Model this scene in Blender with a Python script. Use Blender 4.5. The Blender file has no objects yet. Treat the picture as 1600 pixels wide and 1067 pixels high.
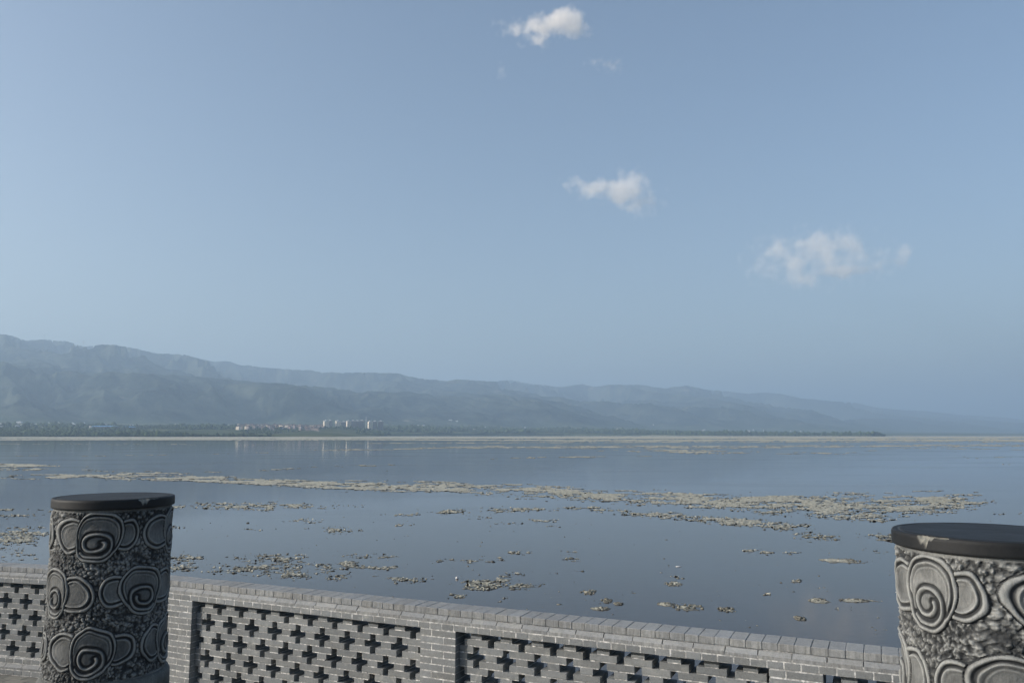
import bpy, bmesh, math, random
import numpy as np
from mathutils import Vector, Matrix, noise as mnoise

random.seed(7)
rng = np.random.default_rng(11)
R = math.radians
SC = bpy.context.scene
COL = SC.collection

# ------------------------------------------------------------------ camera, sky, sun, exposure
EYE = 7.0                                  # metres above the water
F = 1250.0                                 # focal length in photograph pixels (1600 wide)
PITCH = math.atan((679.0 - 533.5) / F)
cam = bpy.data.cameras.new('camera')
cam.sensor_width = 36.0
cam.lens = 36.0 * F / 1600.0
cam.clip_start = 0.1
cam.clip_end = 120000.0
camo = bpy.data.objects.new('camera', cam)
COL.objects.link(camo)
camo.location = (0, 0, EYE)
camo.rotation_euler = (R(90) + PITCH, 0, 0)
SC.camera = camo

SUN_EL = R(20.0)
SUN_AZ = (-0.979, -0.205)                  # horizontal direction towards the sun
world = bpy.data.worlds.new('World')
SC.world = world
world.use_nodes = True
wn = world.node_tree
wn.nodes.clear()
sky = wn.nodes.new('ShaderNodeTexSky')
sky.sky_type = 'NISHITA'
sky.sun_disc = False
sky.sun_elevation = SUN_EL
sky.sun_rotation = math.atan2(SUN_AZ[0], SUN_AZ[1])
sky.altitude = 400.0
sky.air_density = 1.0
sky.dust_density = 4.6
sky.ozone_density = 0.9
bg = wn.nodes.new('ShaderNodeBackground')
bg.inputs['Strength'].default_value = 0.115
wo = wn.nodes.new('ShaderNodeOutputWorld')
wn.links.new(sky.outputs[0], bg.inputs[0])
wn.links.new(bg.outputs[0], wo.inputs[0])

sun = bpy.data.lights.new('sun', 'SUN')
sun.energy = 4.2
sun.angle = R(0.6)
sun.color = (1.0, 0.95, 0.885)
suno = bpy.data.objects.new('sun', sun)
COL.objects.link(suno)
sd = Vector((SUN_AZ[0] * math.cos(SUN_EL), SUN_AZ[1] * math.cos(SUN_EL), math.sin(SUN_EL)))
suno.rotation_euler = sd.to_track_quat('Z', 'Y').to_euler()
suno.location = (-20, -10, 30)

SC.view_settings.view_transform = 'Standard'
SC.view_settings.look = 'None'
SC.view_settings.gamma = 1.0
SC.view_settings.use_curve_mapping = False
SC.view_settings.exposure = 0.60
SC.render.engine = 'CYCLES'
SC.cycles.volume_bounces = 3
SC.cycles.max_bounces = 8
SC.cycles.use_denoising = True

# ------------------------------------------------------------------ helpers
def tag(o, label=None, cat=None, group=None, kind=None):
    if label: o['label'] = label
    if cat: o['category'] = cat
    if group: o['group'] = group
    if kind: o['kind'] = kind
    return o

def link(name, me, parent=None, mat=None):
    o = bpy.data.objects.new(name, me)
    COL.objects.link(o)
    if parent is not None:
        o.parent = parent
    if mat is not None and me is not None and len(me.materials) == 0:
        me.materials.append(mat)
    return o

def empty(name, loc, rz=0.0):
    o = bpy.data.objects.new(name, None)
    COL.objects.link(o)
    o.location = loc
    o.rotation_euler = (0, 0, rz)
    o.empty_display_size = 0.2
    return o

def mesh_np(name, V, Fq, smooth=False, attrs=None):
    """V (n,3), Fq (m,k) all faces of k corners."""
    V = np.asarray(V, dtype=np.float32); Fq = np.asarray(Fq, dtype=np.int32)
    me = bpy.data.meshes.new(name)
    k = Fq.shape[1]
    me.vertices.add(len(V)); me.vertices.foreach_set('co', V.ravel())
    me.loops.add(Fq.size); me.loops.foreach_set('vertex_index', Fq.ravel())
    me.polygons.add(len(Fq))
    me.polygons.foreach_set('loop_start', np.arange(0, Fq.size, k, dtype=np.int32))
    me.polygons.foreach_set('loop_total', np.full(len(Fq), k, dtype=np.int32))
    if smooth:
        me.polygons.foreach_set('use_smooth', np.ones(len(Fq), dtype=bool))
    if attrs:
        for n_, (dom, arr) in attrs.items():
            a = me.attributes.new(n_, 'FLOAT', dom)
            a.data.foreach_set('value', np.asarray(arr, dtype=np.float32).ravel())
    me.update(calc_edges=True)
    me.validate()
    return me

def grid_faces(nr, nc, wrap=False):
    r = np.arange(nr - 1)[:, None]
    c = np.arange(nc if wrap else nc - 1)[None, :]
    c2 = (c + 1) % nc
    a = r * nc + c; b = r * nc + c2; d = (r + 1) * nc + c; e = (r + 1) * nc + c2
    return np.stack([a, b, e, d], -1).reshape(-1, 4)

def hsh(ix, iy, seed):
    h = (ix.astype(np.int64) * 374761393 + iy.astype(np.int64) * 668265263 + seed * 974711) & 0xffffffff
    h = ((h ^ (h >> 13)) * 1274126177) & 0xffffffff
    h = (h ^ (h >> 16)) & 0xffffffff
    return h.astype(np.float64) / 4294967295.0

def vnoise(x, y, seed=0):
    ix = np.floor(x); iy = np.floor(y)
    fx = x - ix; fy = y - iy
    fx = fx * fx * fx * (fx * (fx * 6 - 15) + 10); fy = fy * fy * fy * (fy * (fy * 6 - 15) + 10)
    ix = ix.astype(np.int64); iy = iy.astype(np.int64)
    a = hsh(ix, iy, seed); b = hsh(ix + 1, iy, seed); c = hsh(ix, iy + 1, seed); d = hsh(ix + 1, iy + 1, seed)
    return (a * (1 - fx) + b * fx) * (1 - fy) + (c * (1 - fx) + d * fx) * fy

def fbm(x, y, seed=0, octv=4, gain=0.5):
    s = 0; a = 1; t = 0
    for i in range(octv):
        s = s + a * vnoise(x * 2 ** i + 13.7 * i, y * 2 ** i + 7.3 * i, seed + i); t += a; a *= gain
    return s / t

def sstep(a, b, x):
    t = np.clip((x - a) / (b - a), 0, 1)
    return t * t * (3 - 2 * t)

def pix(x, y, z):
    """the point at height z (relative to the eye) seen at photograph pixel x, y"""
    a = (x - 800) / F; b = (533.5 - y) / F
    r = np.array([a, math.cos(PITCH) - b * math.sin(PITCH), math.sin(PITCH) + b * math.cos(PITCH)])
    t = z / r[2]
    return r * t

# ------------------------------------------------------------------ materials
class N:
    def __init__(s, name):
        s.m = bpy.data.materials.new(name); s.m.use_nodes = True
        s.t = s.m.node_tree; s.t.nodes.clear()
        s.out = s.t.nodes.new('ShaderNodeOutputMaterial')
    def node(s, typ, **kw):
        n = s.t.nodes.new(typ)
        for k, v in kw.items():
            setattr(n, k, v)
        return n
    def link(s, a, b):
        s.t.links.new(a, b)
    def put(s, sock, v):
        if hasattr(v, 'is_output') or isinstance(v, bpy.types.NodeSocket):
            s.t.links.new(v, sock)
        elif v is not None:
            sock.default_value = v
    def math(s, op, a, b=None, c=None, clamp=False):
        n = s.node('ShaderNodeMath', operation=op, use_clamp=clamp)
        s.put(n.inputs[0], a)
        if b is not None: s.put(n.inputs[1], b)
        if c is not None: s.put(n.inputs[2], c)
        return n.outputs[0]
    def coord(s, which='Object'):
        return s.node('ShaderNodeTexCoord').outputs[which]
    def pos(s):
        return s.node('ShaderNodeNewGeometry').outputs['Position']
    def mapv(s, v, scale=(1, 1, 1), loc=(0, 0, 0)):
        n = s.node('ShaderNodeMapping')
        s.link(v, n.inputs[0]); n.inputs['Scale'].default_value = scale; n.inputs['Location'].default_value = loc
        return n.outputs[0]
    def noise(s, v, scale, detail=4, rough=0.55, dist=0.0):
        n = s.node('ShaderNodeTexNoise')
        s.put(n.inputs['Vector'], v); n.inputs['Scale'].default_value = scale
        n.inputs['Detail'].default_value = detail; n.inputs['Roughness'].default_value = rough
        n.inputs['Distortion'].default_value = dist
        return n.outputs['Fac']
    def ramp(s, fac, stops):
        n = s.node('ShaderNodeValToRGB')
        s.put(n.inputs[0], fac)
        e = n.color_ramp.elements
        while len(e) < len(stops): e.new(0.5)
        for i, (p_, c_) in enumerate(stops):
            e[i].position = p_
            e[i].color = (c_, c_, c_, 1) if isinstance(c_, (int, float)) else (*c_, 1)
        return n.outputs[0]
    def mix(s, fac, a, b, blend='MIX'):
        n = s.node('ShaderNodeMix', data_type='RGBA', blend_type=blend)
        s.put(n.inputs[0], fac)
        s.put(n.inputs[6], (*a, 1) if isinstance(a, tuple) else a)
        s.put(n.inputs[7], (*b, 1) if isinstance(b, tuple) else b)
        return n.outputs[2]
    def mul(s, col, f):
        n = s.node('ShaderNodeVectorMath', operation='SCALE')
        s.put(n.inputs[0], col); s.put(n.inputs['Scale'], f)
        return n.outputs[0]
    def bump(s, h, strength, dist, normal=None):
        n = s.node('ShaderNodeBump')
        n.inputs['Strength'].default_value = strength; n.inputs['Distance'].default_value = dist
        s.put(n.inputs['Height'], h)
        if normal is not None: s.link(normal, n.inputs['Normal'])
        return n.outputs[0]
    def attr(s, name):
        return s.node('ShaderNodeAttribute', attribute_name=name).outputs['Fac']
    def rand(s):
        return s.node('ShaderNodeObjectInfo').outputs['Random']
    def bsdf(s, col, rough=0.8, normal=None, spec=None, **kw):
        b = s.node('ShaderNodeBsdfPrincipled')
        s.put(b.inputs['Base Color'], (*col, 1) if isinstance(col, tuple) else col)
        s.put(b.inputs['Roughness'], rough)
        if normal is not None: s.link(normal, b.inputs['Normal'])
        if spec is not None: s.put(b.inputs['Specular IOR Level'], spec)
        for k, v in kw.items(): s.put(b.inputs[k], v)
        s.link(b.outputs[0], s.out.inputs[0])
        return s.m

def simple(name, col, rough=0.8, var=0.25, scale=3.0, spec=0.3):
    n = N(name)
    f = n.noise(n.pos(), scale)
    f = n.math('MULTIPLY_ADD', f, var * 2, 1 - var)
    return n.bsdf(n.mul((*col,), f), rough, spec=spec)

def brick_material(name, base, light, streak):
    n = N(name)
    p = n.pos()
    tone = n.math('ADD', n.attr('tone'), n.rand())
    tone = n.math('FRACT', n.math('MULTIPLY', tone, 1.0))
    t2 = n.math('FRACT', n.math('MULTIPLY', tone, 7.13))
    c = n.mix(tone, base, light)
    c = n.mix(n.math('MULTIPLY', t2, 0.35), c, (base[0] * 1.10, base[1] * 1.03, base[2] * 0.92))
    big = n.noise(p, 2.3, 3)
    fine = n.noise(p, 42, 6, 0.7)
    spots = n.ramp(n.noise(p, 120, 3, 0.6), [(0.0, 0.72), (0.36, 0.8), (0.46, 1.0), (1.0, 1.1)])
    c = n.mul(c, n.math('MULTIPLY_ADD', big, 0.5, 0.75))
    c = n.mul(c, n.math('MULTIPLY_ADD', fine, 0.7, 0.65))
    c = n.mul(c, spots)
    # pale lime bloom in patches
    eff = n.ramp(n.noise(p, 9.0, 6, 0.65, 0.4), [(0.0, 0.0), (0.56, 0.0), (0.7, 0.5), (1.0, 0.8)])
    c = n.mix(eff, c, (0.36, 0.36, 0.33))
    if streak:
        st = n.noise(n.mapv(p, (34, 34, 3)), 1.0, 5, 0.7)
        st = n.ramp(st, [(0.0, 0.60), (0.42, 0.72), (0.58, 1.0), (1.0, 1.1)])
        nz = n.node('ShaderNodeSeparateXYZ')
        n.link(n.node('ShaderNodeNewGeometry').outputs['Normal'], nz.inputs[0])
        side = n.math('SUBTRACT', 1.0, n.math('ABSOLUTE', nz.outputs[2]), clamp=True)
        c = n.mul(c, n.math('ADD', n.math('MULTIPLY', st, side), n.math('SUBTRACT', 1.0, side)))
    h = n.math('ADD', n.math('MULTIPLY', fine, 0.6), n.math('MULTIPLY', n.noise(p, 16, 4), 1.0))
    return n.bsdf(c, 0.9, n.bump(h, 0.55, 0.006), spec=0.25)

M_BRICK = brick_material('grey_brick', (0.158, 0.168, 0.172), (0.235, 0.247, 0.250), False)
M_COPING = brick_material('grey_coping_brick', (0.235, 0.243, 0.245), (0.280, 0.288, 0.287), True)
def mk_mortar():
    n = N('pale_mortar'); p = n.pos()
    f = n.noise(p, 28, 5, 0.7)
    c = n.mix(n.ramp(f, [(0, 0), (0.46, 0.1), (0.62, 1), (1, 1)]), (0.26, 0.26, 0.25), (0.70, 0.69, 0.66))
    return n.bsdf(c, 0.95, n.bump(f, 0.6, 0.008), spec=0.1)
M_MORTAR = mk_mortar()

def mk_stone():
    n = N('carved_bluestone'); p = n.coord('Object')
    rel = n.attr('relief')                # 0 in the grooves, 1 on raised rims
    w = n.noise(p, 5, 5, 0.6)
    scr = n.noise(n.mapv(p, (60, 60, 14)), 1.0, 6, 0.75, 1.5)
    fine = n.noise(p, 180, 4, 0.7)
    paleness = n.math('ADD', n.math('MULTIPLY', rel, 0.9), n.math('MULTIPLY_ADD', w, 1.1, -0.55))  # stone goes paler with relief, darker in grooves, varied by noise
    paleness = n.ramp(paleness, [(0.0, 0.0), (0.22, 0.08), (0.55, 0.55), (0.85, 1.0), (1.0, 1.0)])
    c = n.mix(paleness, (0.022, 0.024, 0.025), (0.26, 0.264, 0.245))
    c = n.mul(c, n.math('MULTIPLY_ADD', scr, 1.5, 0.25))
    c = n.mul(c, n.math('MULTIPLY_ADD', fine, 0.5, 0.75))
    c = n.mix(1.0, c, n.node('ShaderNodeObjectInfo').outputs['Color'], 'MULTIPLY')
    # lime runs
    run = n.ramp(n.noise(n.mapv(p, (26, 26, 5)), 1.0, 3, 0.5, 0.8), [(0, 0), (0.66, 0), (0.76, 0.55), (1, 0.8)])
    c = n.mix(n.math('MULTIPLY', run, 0.45), c, (0.34, 0.34, 0.30))
    h = n.math('ADD', n.math('MULTIPLY', scr, 1.0), n.math('MULTIPLY', fine, 0.5))
    return n.bsdf(c, 0.78, n.bump(h, 0.6, 0.004), spec=0.35)
M_STONE = mk_stone()

def mk_cap():
    n = N('dark_granite_cap'); p = n.coord('Object')
    f = n.noise(p, 95, 5, 0.8); w = n.noise(p, 7, 5, 0.6)
    c = n.mix(w, (0.007, 0.008, 0.009), (0.018, 0.019, 0.020))
    c = n.mul(c, n.math('MULTIPLY_ADD', f, 1.0, 0.5))
    sp = n.ramp(n.noise(p, 22, 6, 0.75), [(0, 0), (0.66, 0), (0.74, 0.6), (1, 1)])
    c = n.mix(n.math('MULTIPLY', sp, 0.45), c, (0.10, 0.10, 0.095))
    c = n.mix(n.attr('chip'), c, n.mix(f, (0.12, 0.12, 0.105), (0.30, 0.29, 0.25)))
    return n.bsdf(c, n.math('MULTIPLY_ADD', w, 0.3, 0.45), n.bump(f, 0.35, 0.002), spec=0.28)
M_CAP = mk_cap()

def mk_water():
    n = N('calm_shallow_water'); p = n.pos()
    big = n.noise(n.mapv(p, (0.02, 0.05, 0.02)), 1.0, 4, 0.6)
    mid = n.noise(n.mapv(p, (0.35, 0.6, 0.3)), 1.0, 4, 0.6)
    c = n.mix(mid, (0.038, 0.031, 0.027), (0.056, 0.046, 0.041))
    rip = n.noise(n.mapv(p, (1.1, 2.2, 1)), 1.0, 4, 0.6)
    rip2 = n.noise(n.mapv(p, (7, 14, 1)), 1.0, 3, 0.5)
    h = n.math('ADD', rip, n.math('MULTIPLY', rip2, 0.12))
    rough = n.ramp(big, [(0, 0.03), (0.45, 0.04), (0.65, 0.10), (1, 0.14)])
    return n.bsdf(c, rough, n.bump(h, 0.05, 0.05), IOR=1.33)
M_WATER = mk_water()

def mk_mud():
    n = N('crusted_mud'); p = n.pos()
    sx = n.node('ShaderNodeSeparateXYZ'); n.link(p, sx.inputs[0])
    z = sx.outputs[2]
    f = n.noise(p, 1.6, 6, 0.7); g = n.noise(p, 9, 5, 0.7); b = n.noise(n.mapv(p, (0.02, 0.05, 0)), 1, 4, 0.6)
    wet = n.math('MULTIPLY', n.math('ADD', z, n.math('MULTIPLY_ADD', g, 0.03, -0.015)), 38.0, clamp=True)
    dry = n.mix(n.ramp(f, [(0, 0), (0.35, 0), (0.6, 1), (1, 1)]), (0.22, 0.21, 0.165), (0.50, 0.48, 0.39))
    dry = n.mix(n.ramp(b, [(0, 0), (0.5, 0), (0.7, 0.5), (1, 0.8)]), dry, (0.24, 0.23, 0.15))
    c = n.mix(wet, (0.055, 0.056, 0.052), dry)
    c = n.mul(c, n.math('MULTIPLY_ADD', g, 0.9, 0.55))
    h = n.math('ADD', f, n.math('MULTIPLY', g, 0.35))
    return n.bsdf(c, 0.9, n.bump(h, 0.8, 0.10), spec=0.3)
M_MUD = mk_mud()

def mk_clod():
    n = N('dark_mud_clod'); p = n.pos()
    g = n.noise(p, 14, 5, 0.7); t = n.attr('tone')
    c = n.mix(t, (0.06, 0.06, 0.052), (0.23, 0.22, 0.18))
    c = n.mul(c, n.math('MULTIPLY_ADD', g, 1.0, 0.5))
    return n.bsdf(c, 0.85, n.bump(g, 0.7, 0.03), spec=0.3)
M_CLOD = mk_clod()

def mk_hills():
    n = N('hill_vegetation'); p = n.pos()
    nz = n.node('ShaderNodeSeparateXYZ'); n.link(n.node('ShaderNodeNewGeometry').outputs['Normal'], nz.inputs[0])
    sp = n.node('ShaderNodeSeparateXYZ'); n.link(p, sp.inputs[0])
    f = n.noise(n.mapv(p, (0.004, 0.004, 0.004)), 1, 8, 0.68)
    g = n.noise(n.mapv(p, (0.0011, 0.0011, 0.0011)), 1, 6, 0.6)
    c = n.mix(n.ramp(f, [(0, 0), (0.38, 0), (0.62, 1), (1, 1)]), (0.006, 0.012, 0.013), (0.078, 0.088, 0.066))
    bare = n.math('MULTIPLY', n.ramp(n.noise(n.mapv(p, (0.0035, 0.0035, 0.006), (3, 5, 1)), 1, 8, 0.72), [(0, 0), (0.60, 0), (0.66, 0.9), (1, 1)]),
                  n.ramp(g, [(0, 0), (0.46, 0), (0.58, 1), (1, 1)]))
    c = n.mix(n.math('MULTIPLY', bare, 0.75), c, (0.34, 0.30, 0.24))
    # low fields in strips below 120 m
    low = n.math('SUBTRACT', 1.0, n.math('MULTIPLY', n.math('SUBTRACT', sp.outputs[2], 50.0), 0.012, clamp=True), clamp=True)
    fl = n.ramp(n.noise(n.mapv(p, (0.004, 0.012, 0.0)), 1, 5, 0.6), [(0, (0.030, 0.048, 0.026)), (0.42, (0.045, 0.065, 0.032)), (0.56, (0.08, 0.095, 0.045)), (0.70, (0.20, 0.19, 0.13)), (1, (0.3, 0.28, 0.2))])
    c = n.mix(low, c, fl)
    shore = n.math('SUBTRACT', 1.0, n.math('MULTIPLY', n.math('SUBTRACT', sp.outputs[2], 0.9), 2.0, clamp=True), clamp=True)
    c = n.mix(shore, c, (0.42, 0.39, 0.33))
    return n.bsdf(c, 1.0, n.bump(f, 0.6, 60), spec=0.0)
M_HILLS = mk_hills()

# ------------------------------------------------------------------ haze: one closed box of even air
bm = bmesh.new()
bmesh.ops.create_cube(bm, size=1.0)
me = bpy.data.meshes.new('haze'); bm.to_mesh(me); bm.free()
HZT = 1450.0
haze = link('haze', me)
haze.scale = (90000, 90000, HZT + 9.0); haze.location = (0, 0, (HZT - 9.0) / 2)
n = N('haze_air')
pv = n.node('ShaderNodeVolumePrincipled')
pv.inputs['Color'].default_value = (0.46, 0.62, 0.80, 1)
pv.inputs['Density'].default_value = 1.25e-4
pv.inputs['Anisotropy'].default_value = 0.2
n.link(pv.outputs[0], n.out.inputs['Volume'])
me.materials.append(n.m)
tag(haze, 'thin pale haze lying over the lake and hills', 'haze', kind='stuff')

# ------------------------------------------------------------------ water
def sheet(name, pts, z, mat):
    me = bpy.data.meshes.new(name)
    me.from_pydata([(x, y, z) for x, y in pts], [], [tuple(range(len(pts)))])
    return link(name, me, None, mat)

# wall geometry constants (plan): main wall line
TH = math.atan(0.46153)
dv = np.array([math.cos(TH), -math.sin(TH)]); nv = np.array([math.sin(TH), math.cos(TH)])
O_main = np.array([0.0, 7.2636]) - nv * 0.035          # front face of the brickwork
GZ = EYE - 2.81                                         # lower pavement
WT = EYE - 1.58                                         # top of the coping
BS = 0.061                                              # course

water = sheet('lake_water', [(-38000, -38000), (38000, -38000), (38000, 38000), (-38000, 38000)], 0.0, M_WATER)
tag(water, kind='structure')

# ------------------------------------------------------------------ far shore line, hills and fans
def shoreD(u):
    x = 800 + F * u
    y = np.interp(x, [-300, 0, 90, 110, 520, 620, 760, 880, 1000, 1350, 1450, 2000], [683.3, 683.2, 683.0, 683.0, 682.8, 681.4, 681.0, 680.9, 680.9, 681.2, 680.8, 680.8])
    return EYE * F / (y - 679.0)

SKYL = [(-500, 505), (-200, 512), (-60, 518), (0, 522.5), (12, 524), (35, 532), (55, 531), (75, 532), (95, 533), (110, 536), (125, 541), (140, 541), (155, 539), (172, 538), (190, 541), (215, 546),
        (240, 552), (265, 553), (285, 554), (300, 558), (330, 564), (355, 564), (375, 570), (400, 573), (450, 577), (485, 578), (500, 582), (550, 582), (575, 581), (600, 583.5), (620, 583),
        (640, 588), (665, 592), (690, 595), (712, 593), (730, 594), (770, 596), (800, 594), (830, 599), (865, 604), (880, 604), (910, 600.5), (930, 604), (950, 601), (1000, 601), (1020, 604), (1040, 607),
        (1050, 605), (1075, 602), (1100, 608), (1135, 611), (1165, 615), (1190, 613), (1220, 615), (1250, 622), (1290, 626), (1335, 629), (1365, 636), (1400, 640), (1440, 642), (1500, 648), (1560, 652), (1620, 657), (1800, 664), (2100, 668)]
SKYL = np.array(SKYL, dtype=float)

def build_hills():
    nc, nr = 1000, 300
    u = np.linspace(-1.15, 1.05, nc)
    Ds = shoreD(u)
    t = np.linspace(0, 1, nr)[:, None] ** 1.15
    D = Ds[None, :] * (np.exp(t * np.log(24500.0 / Ds[None, :])))
    U = np.repeat(u[None, :], nr, 0)
    X = U * D
    a = X * 0.796 + D * 0.606
    b = -X * 0.606 + D * 0.796
    fan = 0.35 + 0.020 * np.interp(800 + F * u, [700, 1200, 1400], [1.0, 0.3, 0.08])[None, :] * np.clip(D - Ds[None, :], 0, 1200) + 0.016 * np.clip(b - 2700, 0, 9000) + 5 * sstep(0, 500, D - Ds[None, :]) * (fbm(X / 700, D / 700, 3) - 0.5)
    fan = np.maximum(fan, 0.35)
    warp = (fbm(a / 1500, b / 1500, 21, 3) - 0.5) * 1500
    warp2 = (fbm(a / 1300, b / 1300, 31, 3) - 0.5) * 900
    foot = 4950 + (fbm(a / 900, a * 0 + 2.2, 5, 3) - 0.5) * 1300
    tt = (b + 0 * warp2 - foot) / (8900 - foot)
    env = np.where(tt < 1, np.clip(tt, 0, 1) ** 0.85, np.clip(1 - (tt - 1) * 0.6, 0.1, 1))
    rd = 0; amp = 1; tot = 0
    for i, (la, lb) in enumerate([(1150, 4200), (520, 1700), (250, 700), (120, 280), (60, 110)]):
        v = vnoise((a + warp * 0.7) / la + 3.1 * i, (b + warp2) / lb + 1.7 * i, 40 + i)
        rd = rd + amp * (1 - np.abs(2 * v - 1)); tot += amp; amp *= 0.58
    rd = rd / tot
    q5, q95 = np.percentile(rd[tt > 0], [4, 98])
    rd = np.clip((rd - q5) / (q95 - q5), 0, 1.15)
    H = env * (0.10 + 1.10 * rd ** 1.45) * 700
    H = H + sstep(-0.05, 0.25, tt) * 30
    H = H * sstep(-0.02, 0.12, tt)
    # bring each bearing to the observed crest angle
    xp = 800 + F * u
    ysk = np.interp(xp, SKYL[:, 0], SKYL[:, 1]) + (fbm(xp / 14.0, xp * 0 + 1.5, 17, 4, 0.6) - 0.5) * 4.0 * np.clip((1500 - xp) / 900, 0.15, 1)
    # (y-533.5)/F measured on the tilted picture -> elevation tangent at distance D (depth axis)
    ang = np.arctan((533.5 - ysk) / F) + PITCH
    want = np.tan(ang)                                   # height / depth for the centre plane
    cur = np.max((H + fan - EYE) / D, axis=0)
    k = want / cur
    ker = np.hanning(91); ker /= ker.sum()
    k = np.convolve(np.pad(k, 45, mode='edge'), ker, mode='valid')
    crest = sstep(0.45, 0.95, tt)
    H = H * k[None, :]
    k = np.ones_like(k)
    for _ in range(0):
        Z = fan + H * k[None, :]
        cur = np.max((Z - EYE) / D, axis=0)
        k = k * (want / cur)
    for _ in range(6):
        Z = fan + H * (1 + (k[None, :] - 1) * crest)
        cur = np.max((Z - EYE) / D, axis=0)
        k = k * np.convolve(np.pad(want / cur, 30, mode='edge'), np.hanning(61) / np.hanning(61).sum(), mode='valid')
    Z = fan + H * (1 + (k[None, :] - 1) * crest)
    want_s = np.convolve(np.pad(want, 60, mode='edge'), np.hanning(121) / np.hanning(121).sum(), mode='valid')
    lim = EYE + D * want_s[None, :] * (0.80 + 0.20 * sstep(0.75, 1.0, tt))
    low_ = EYE + (lim - EYE) * 0.72
    Z = np.where(Z > low_, low_ + (lim - low_) * (1 - np.exp(-(Z - low_) / np.maximum(lim - low_, 1))), Z)
    for it_ in range(9):
        cur = np.max((Z - EYE) / D, axis=0)
        kk = want / cur
        if it_ < 4:
            kk = np.convolve(np.pad(kk, 50, mode='edge'), np.hanning(101) / np.hanning(101).sum(), mode='valid')
            Z = fan + (Z - fan) * (1 + (kk[None, :] - 1) * sstep(0.5, 1.0, tt))
        else:
            Z = fan + (Z - fan) * (1 + (kk[None, :] - 1) * sstep(0.90, 1.0, ((Z - EYE) / D) / cur[None, :]))
    Z[0, :] = -0.6
    me = mesh_np('hills', np.stack([X, D, Z], -1).reshape(-1, 3), grid_faces(nr, nc)[:, ::1], smooth=True)
    o = link('hills', me, None, M_HILLS)
    tag(o, kind='structure')
    return u, D, Z
HU, HD, HZ = build_hills()
print('hill max', HZ.max())

def land_z(X, D):
    u = X / D
    i = int(np.clip(np.searchsorted(HU, u), 1, len(HU) - 1))
    return float(np.interp(D, HD[:, i], HZ[:, i]))

# ------------------------------------------------------------------ mud flats in the shallow water
# bands as (photo x, photo y, half thickness, strength) polylines, turned into ground positions below
BANDS = [
    [(-60, 746, 3, .5), (30, 746, 4, .8), (150, 744, 5, .9), (270, 747, 5, 1), (405, 752, 6, 1), (540, 759, 8, 1), (640, 760, 9, 1), (760, 765, 9, 1), (860, 768, 10, 1), (950, 774, 10, 1), (1062, 779, 11, 1), (1187, 785, 13, 1), (1290, 790, 16, 1), (1375, 792, 19, 1), (1440, 788, 17, 1), (1510, 785, 12, .9), (1556, 780, 5, .5)],
    [(-60, 727, 4, .75), (0, 729, 6, .8), (60, 730, 6, .8), (95, 728, 4, .5), (150, 735, 4, .5), (230, 738, 4, .6), (300, 743, 3, .5)],
    [(268, 790, 3, .6), (330, 790, 5, .7), (430, 791, 5, .72), (500, 790, 3.5, .6), (566, 790, 2, .5)],
    [(690, 801, 3, .45), (730, 799, 4, .6), (790, 796, 4, .65), (840, 794, 3, .6)],
    [(868, 795, 2, .5), (900, 794, 4, .7), (960, 798, 4, .6), (1000, 803, 4, .7), (1060, 808, 6, .9), (1150, 815, 6, .9), (1230, 821, 5, .8), (1266, 820, 2, .4)],
    [(1230, 842, 2, .3), (1265, 836, 9, .6), (1300, 840, 5, .5)],
    [(1322, 833, 2, .5), (1360, 836, 5, .7), (1420, 843, 8, .8), (1500, 850, 8, .7)],
    [(-100, 686.6, 1.2, 1.1), (300, 686.5, 1.2, 1.2), (600, 686.6, 1.1, 1.2), (900, 688.3, 1.4, 1.1), (1250, 687.6, 2.0, 1.05), (1700, 687.6, 2.2, 1.0)],
    [(-100, 683.6, 1.0, 1.2), (200, 684.2, 1.4, 1.4), (600, 683.4, 1.8, 1.5), (900, 683.2, 2.4, 1.5), (1200, 683.2, 2.5, 1.4), (1700, 683.0, 2.0, 1.3)],
    [(560, 692.5, .6, .9), (800, 691.6, .9, .9), (1000, 690.8, .9, .9), (1300, 690.5, .9, .8), (1700, 690.5, .9, .8)],
    [(-60, 693, 1.2, .55), (250, 694, 1.0, .5), (420, 695, 1, .5)],
    [(490, 703.3, .9, .95), (540, 702.8, 1.2, .85), (600, 702.5, 1.0, .9), (700, 698.5, 2.4, .85), (850, 699, 2.8, .88), (1000, 698, 2.8, .88), (1130, 699, 3.0, .88), (1300, 697, 2.4, .9), (1500, 696, 2.4, .92), (1700, 696, 2.4, .9)],
    [(940, 704, 1.6, .55), (1040, 705, 3.0, .9), (1120, 706, 3.4, .95), (1185, 706, 2, .6)],
    [(1210, 708, .9, .5), (1260, 708.5, 1.8, .7), (1315, 708.5, 1.2, .6), (1400, 700, .9, .6), (1500, 701, 1.0, .7), (1600, 702, .9, .6)],
    [(768, 717, .7, .45), (820, 715, 1.5, .6), (900, 714, 1.1, .55), (1000, 713, 1.2, .6), (1080, 712, 1.0, .5)],
    [(520, 728, 1.0, .45), (570, 727, 1.2, .55), (622, 726, .9, .5)],
    [(320, 738, 1.3, .45), (400, 735, 1.3, .5), (500, 730, 1.2, .45)],
    [(1470, 713, 1.0, .6), (1530, 715, 1.6, .65), (1580, 714, 1, .5)],
    [(1535, 725, 1, .5), (1575, 725, 1.2, .6)],
    [(1560, 803, 1.5, .6), (1600, 802, 2, .7), (1700, 803, 2, .6)],
    [(20, 712, .8, .4), (200, 712, .8, .45), (420, 707, .7, .5)],
]
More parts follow.
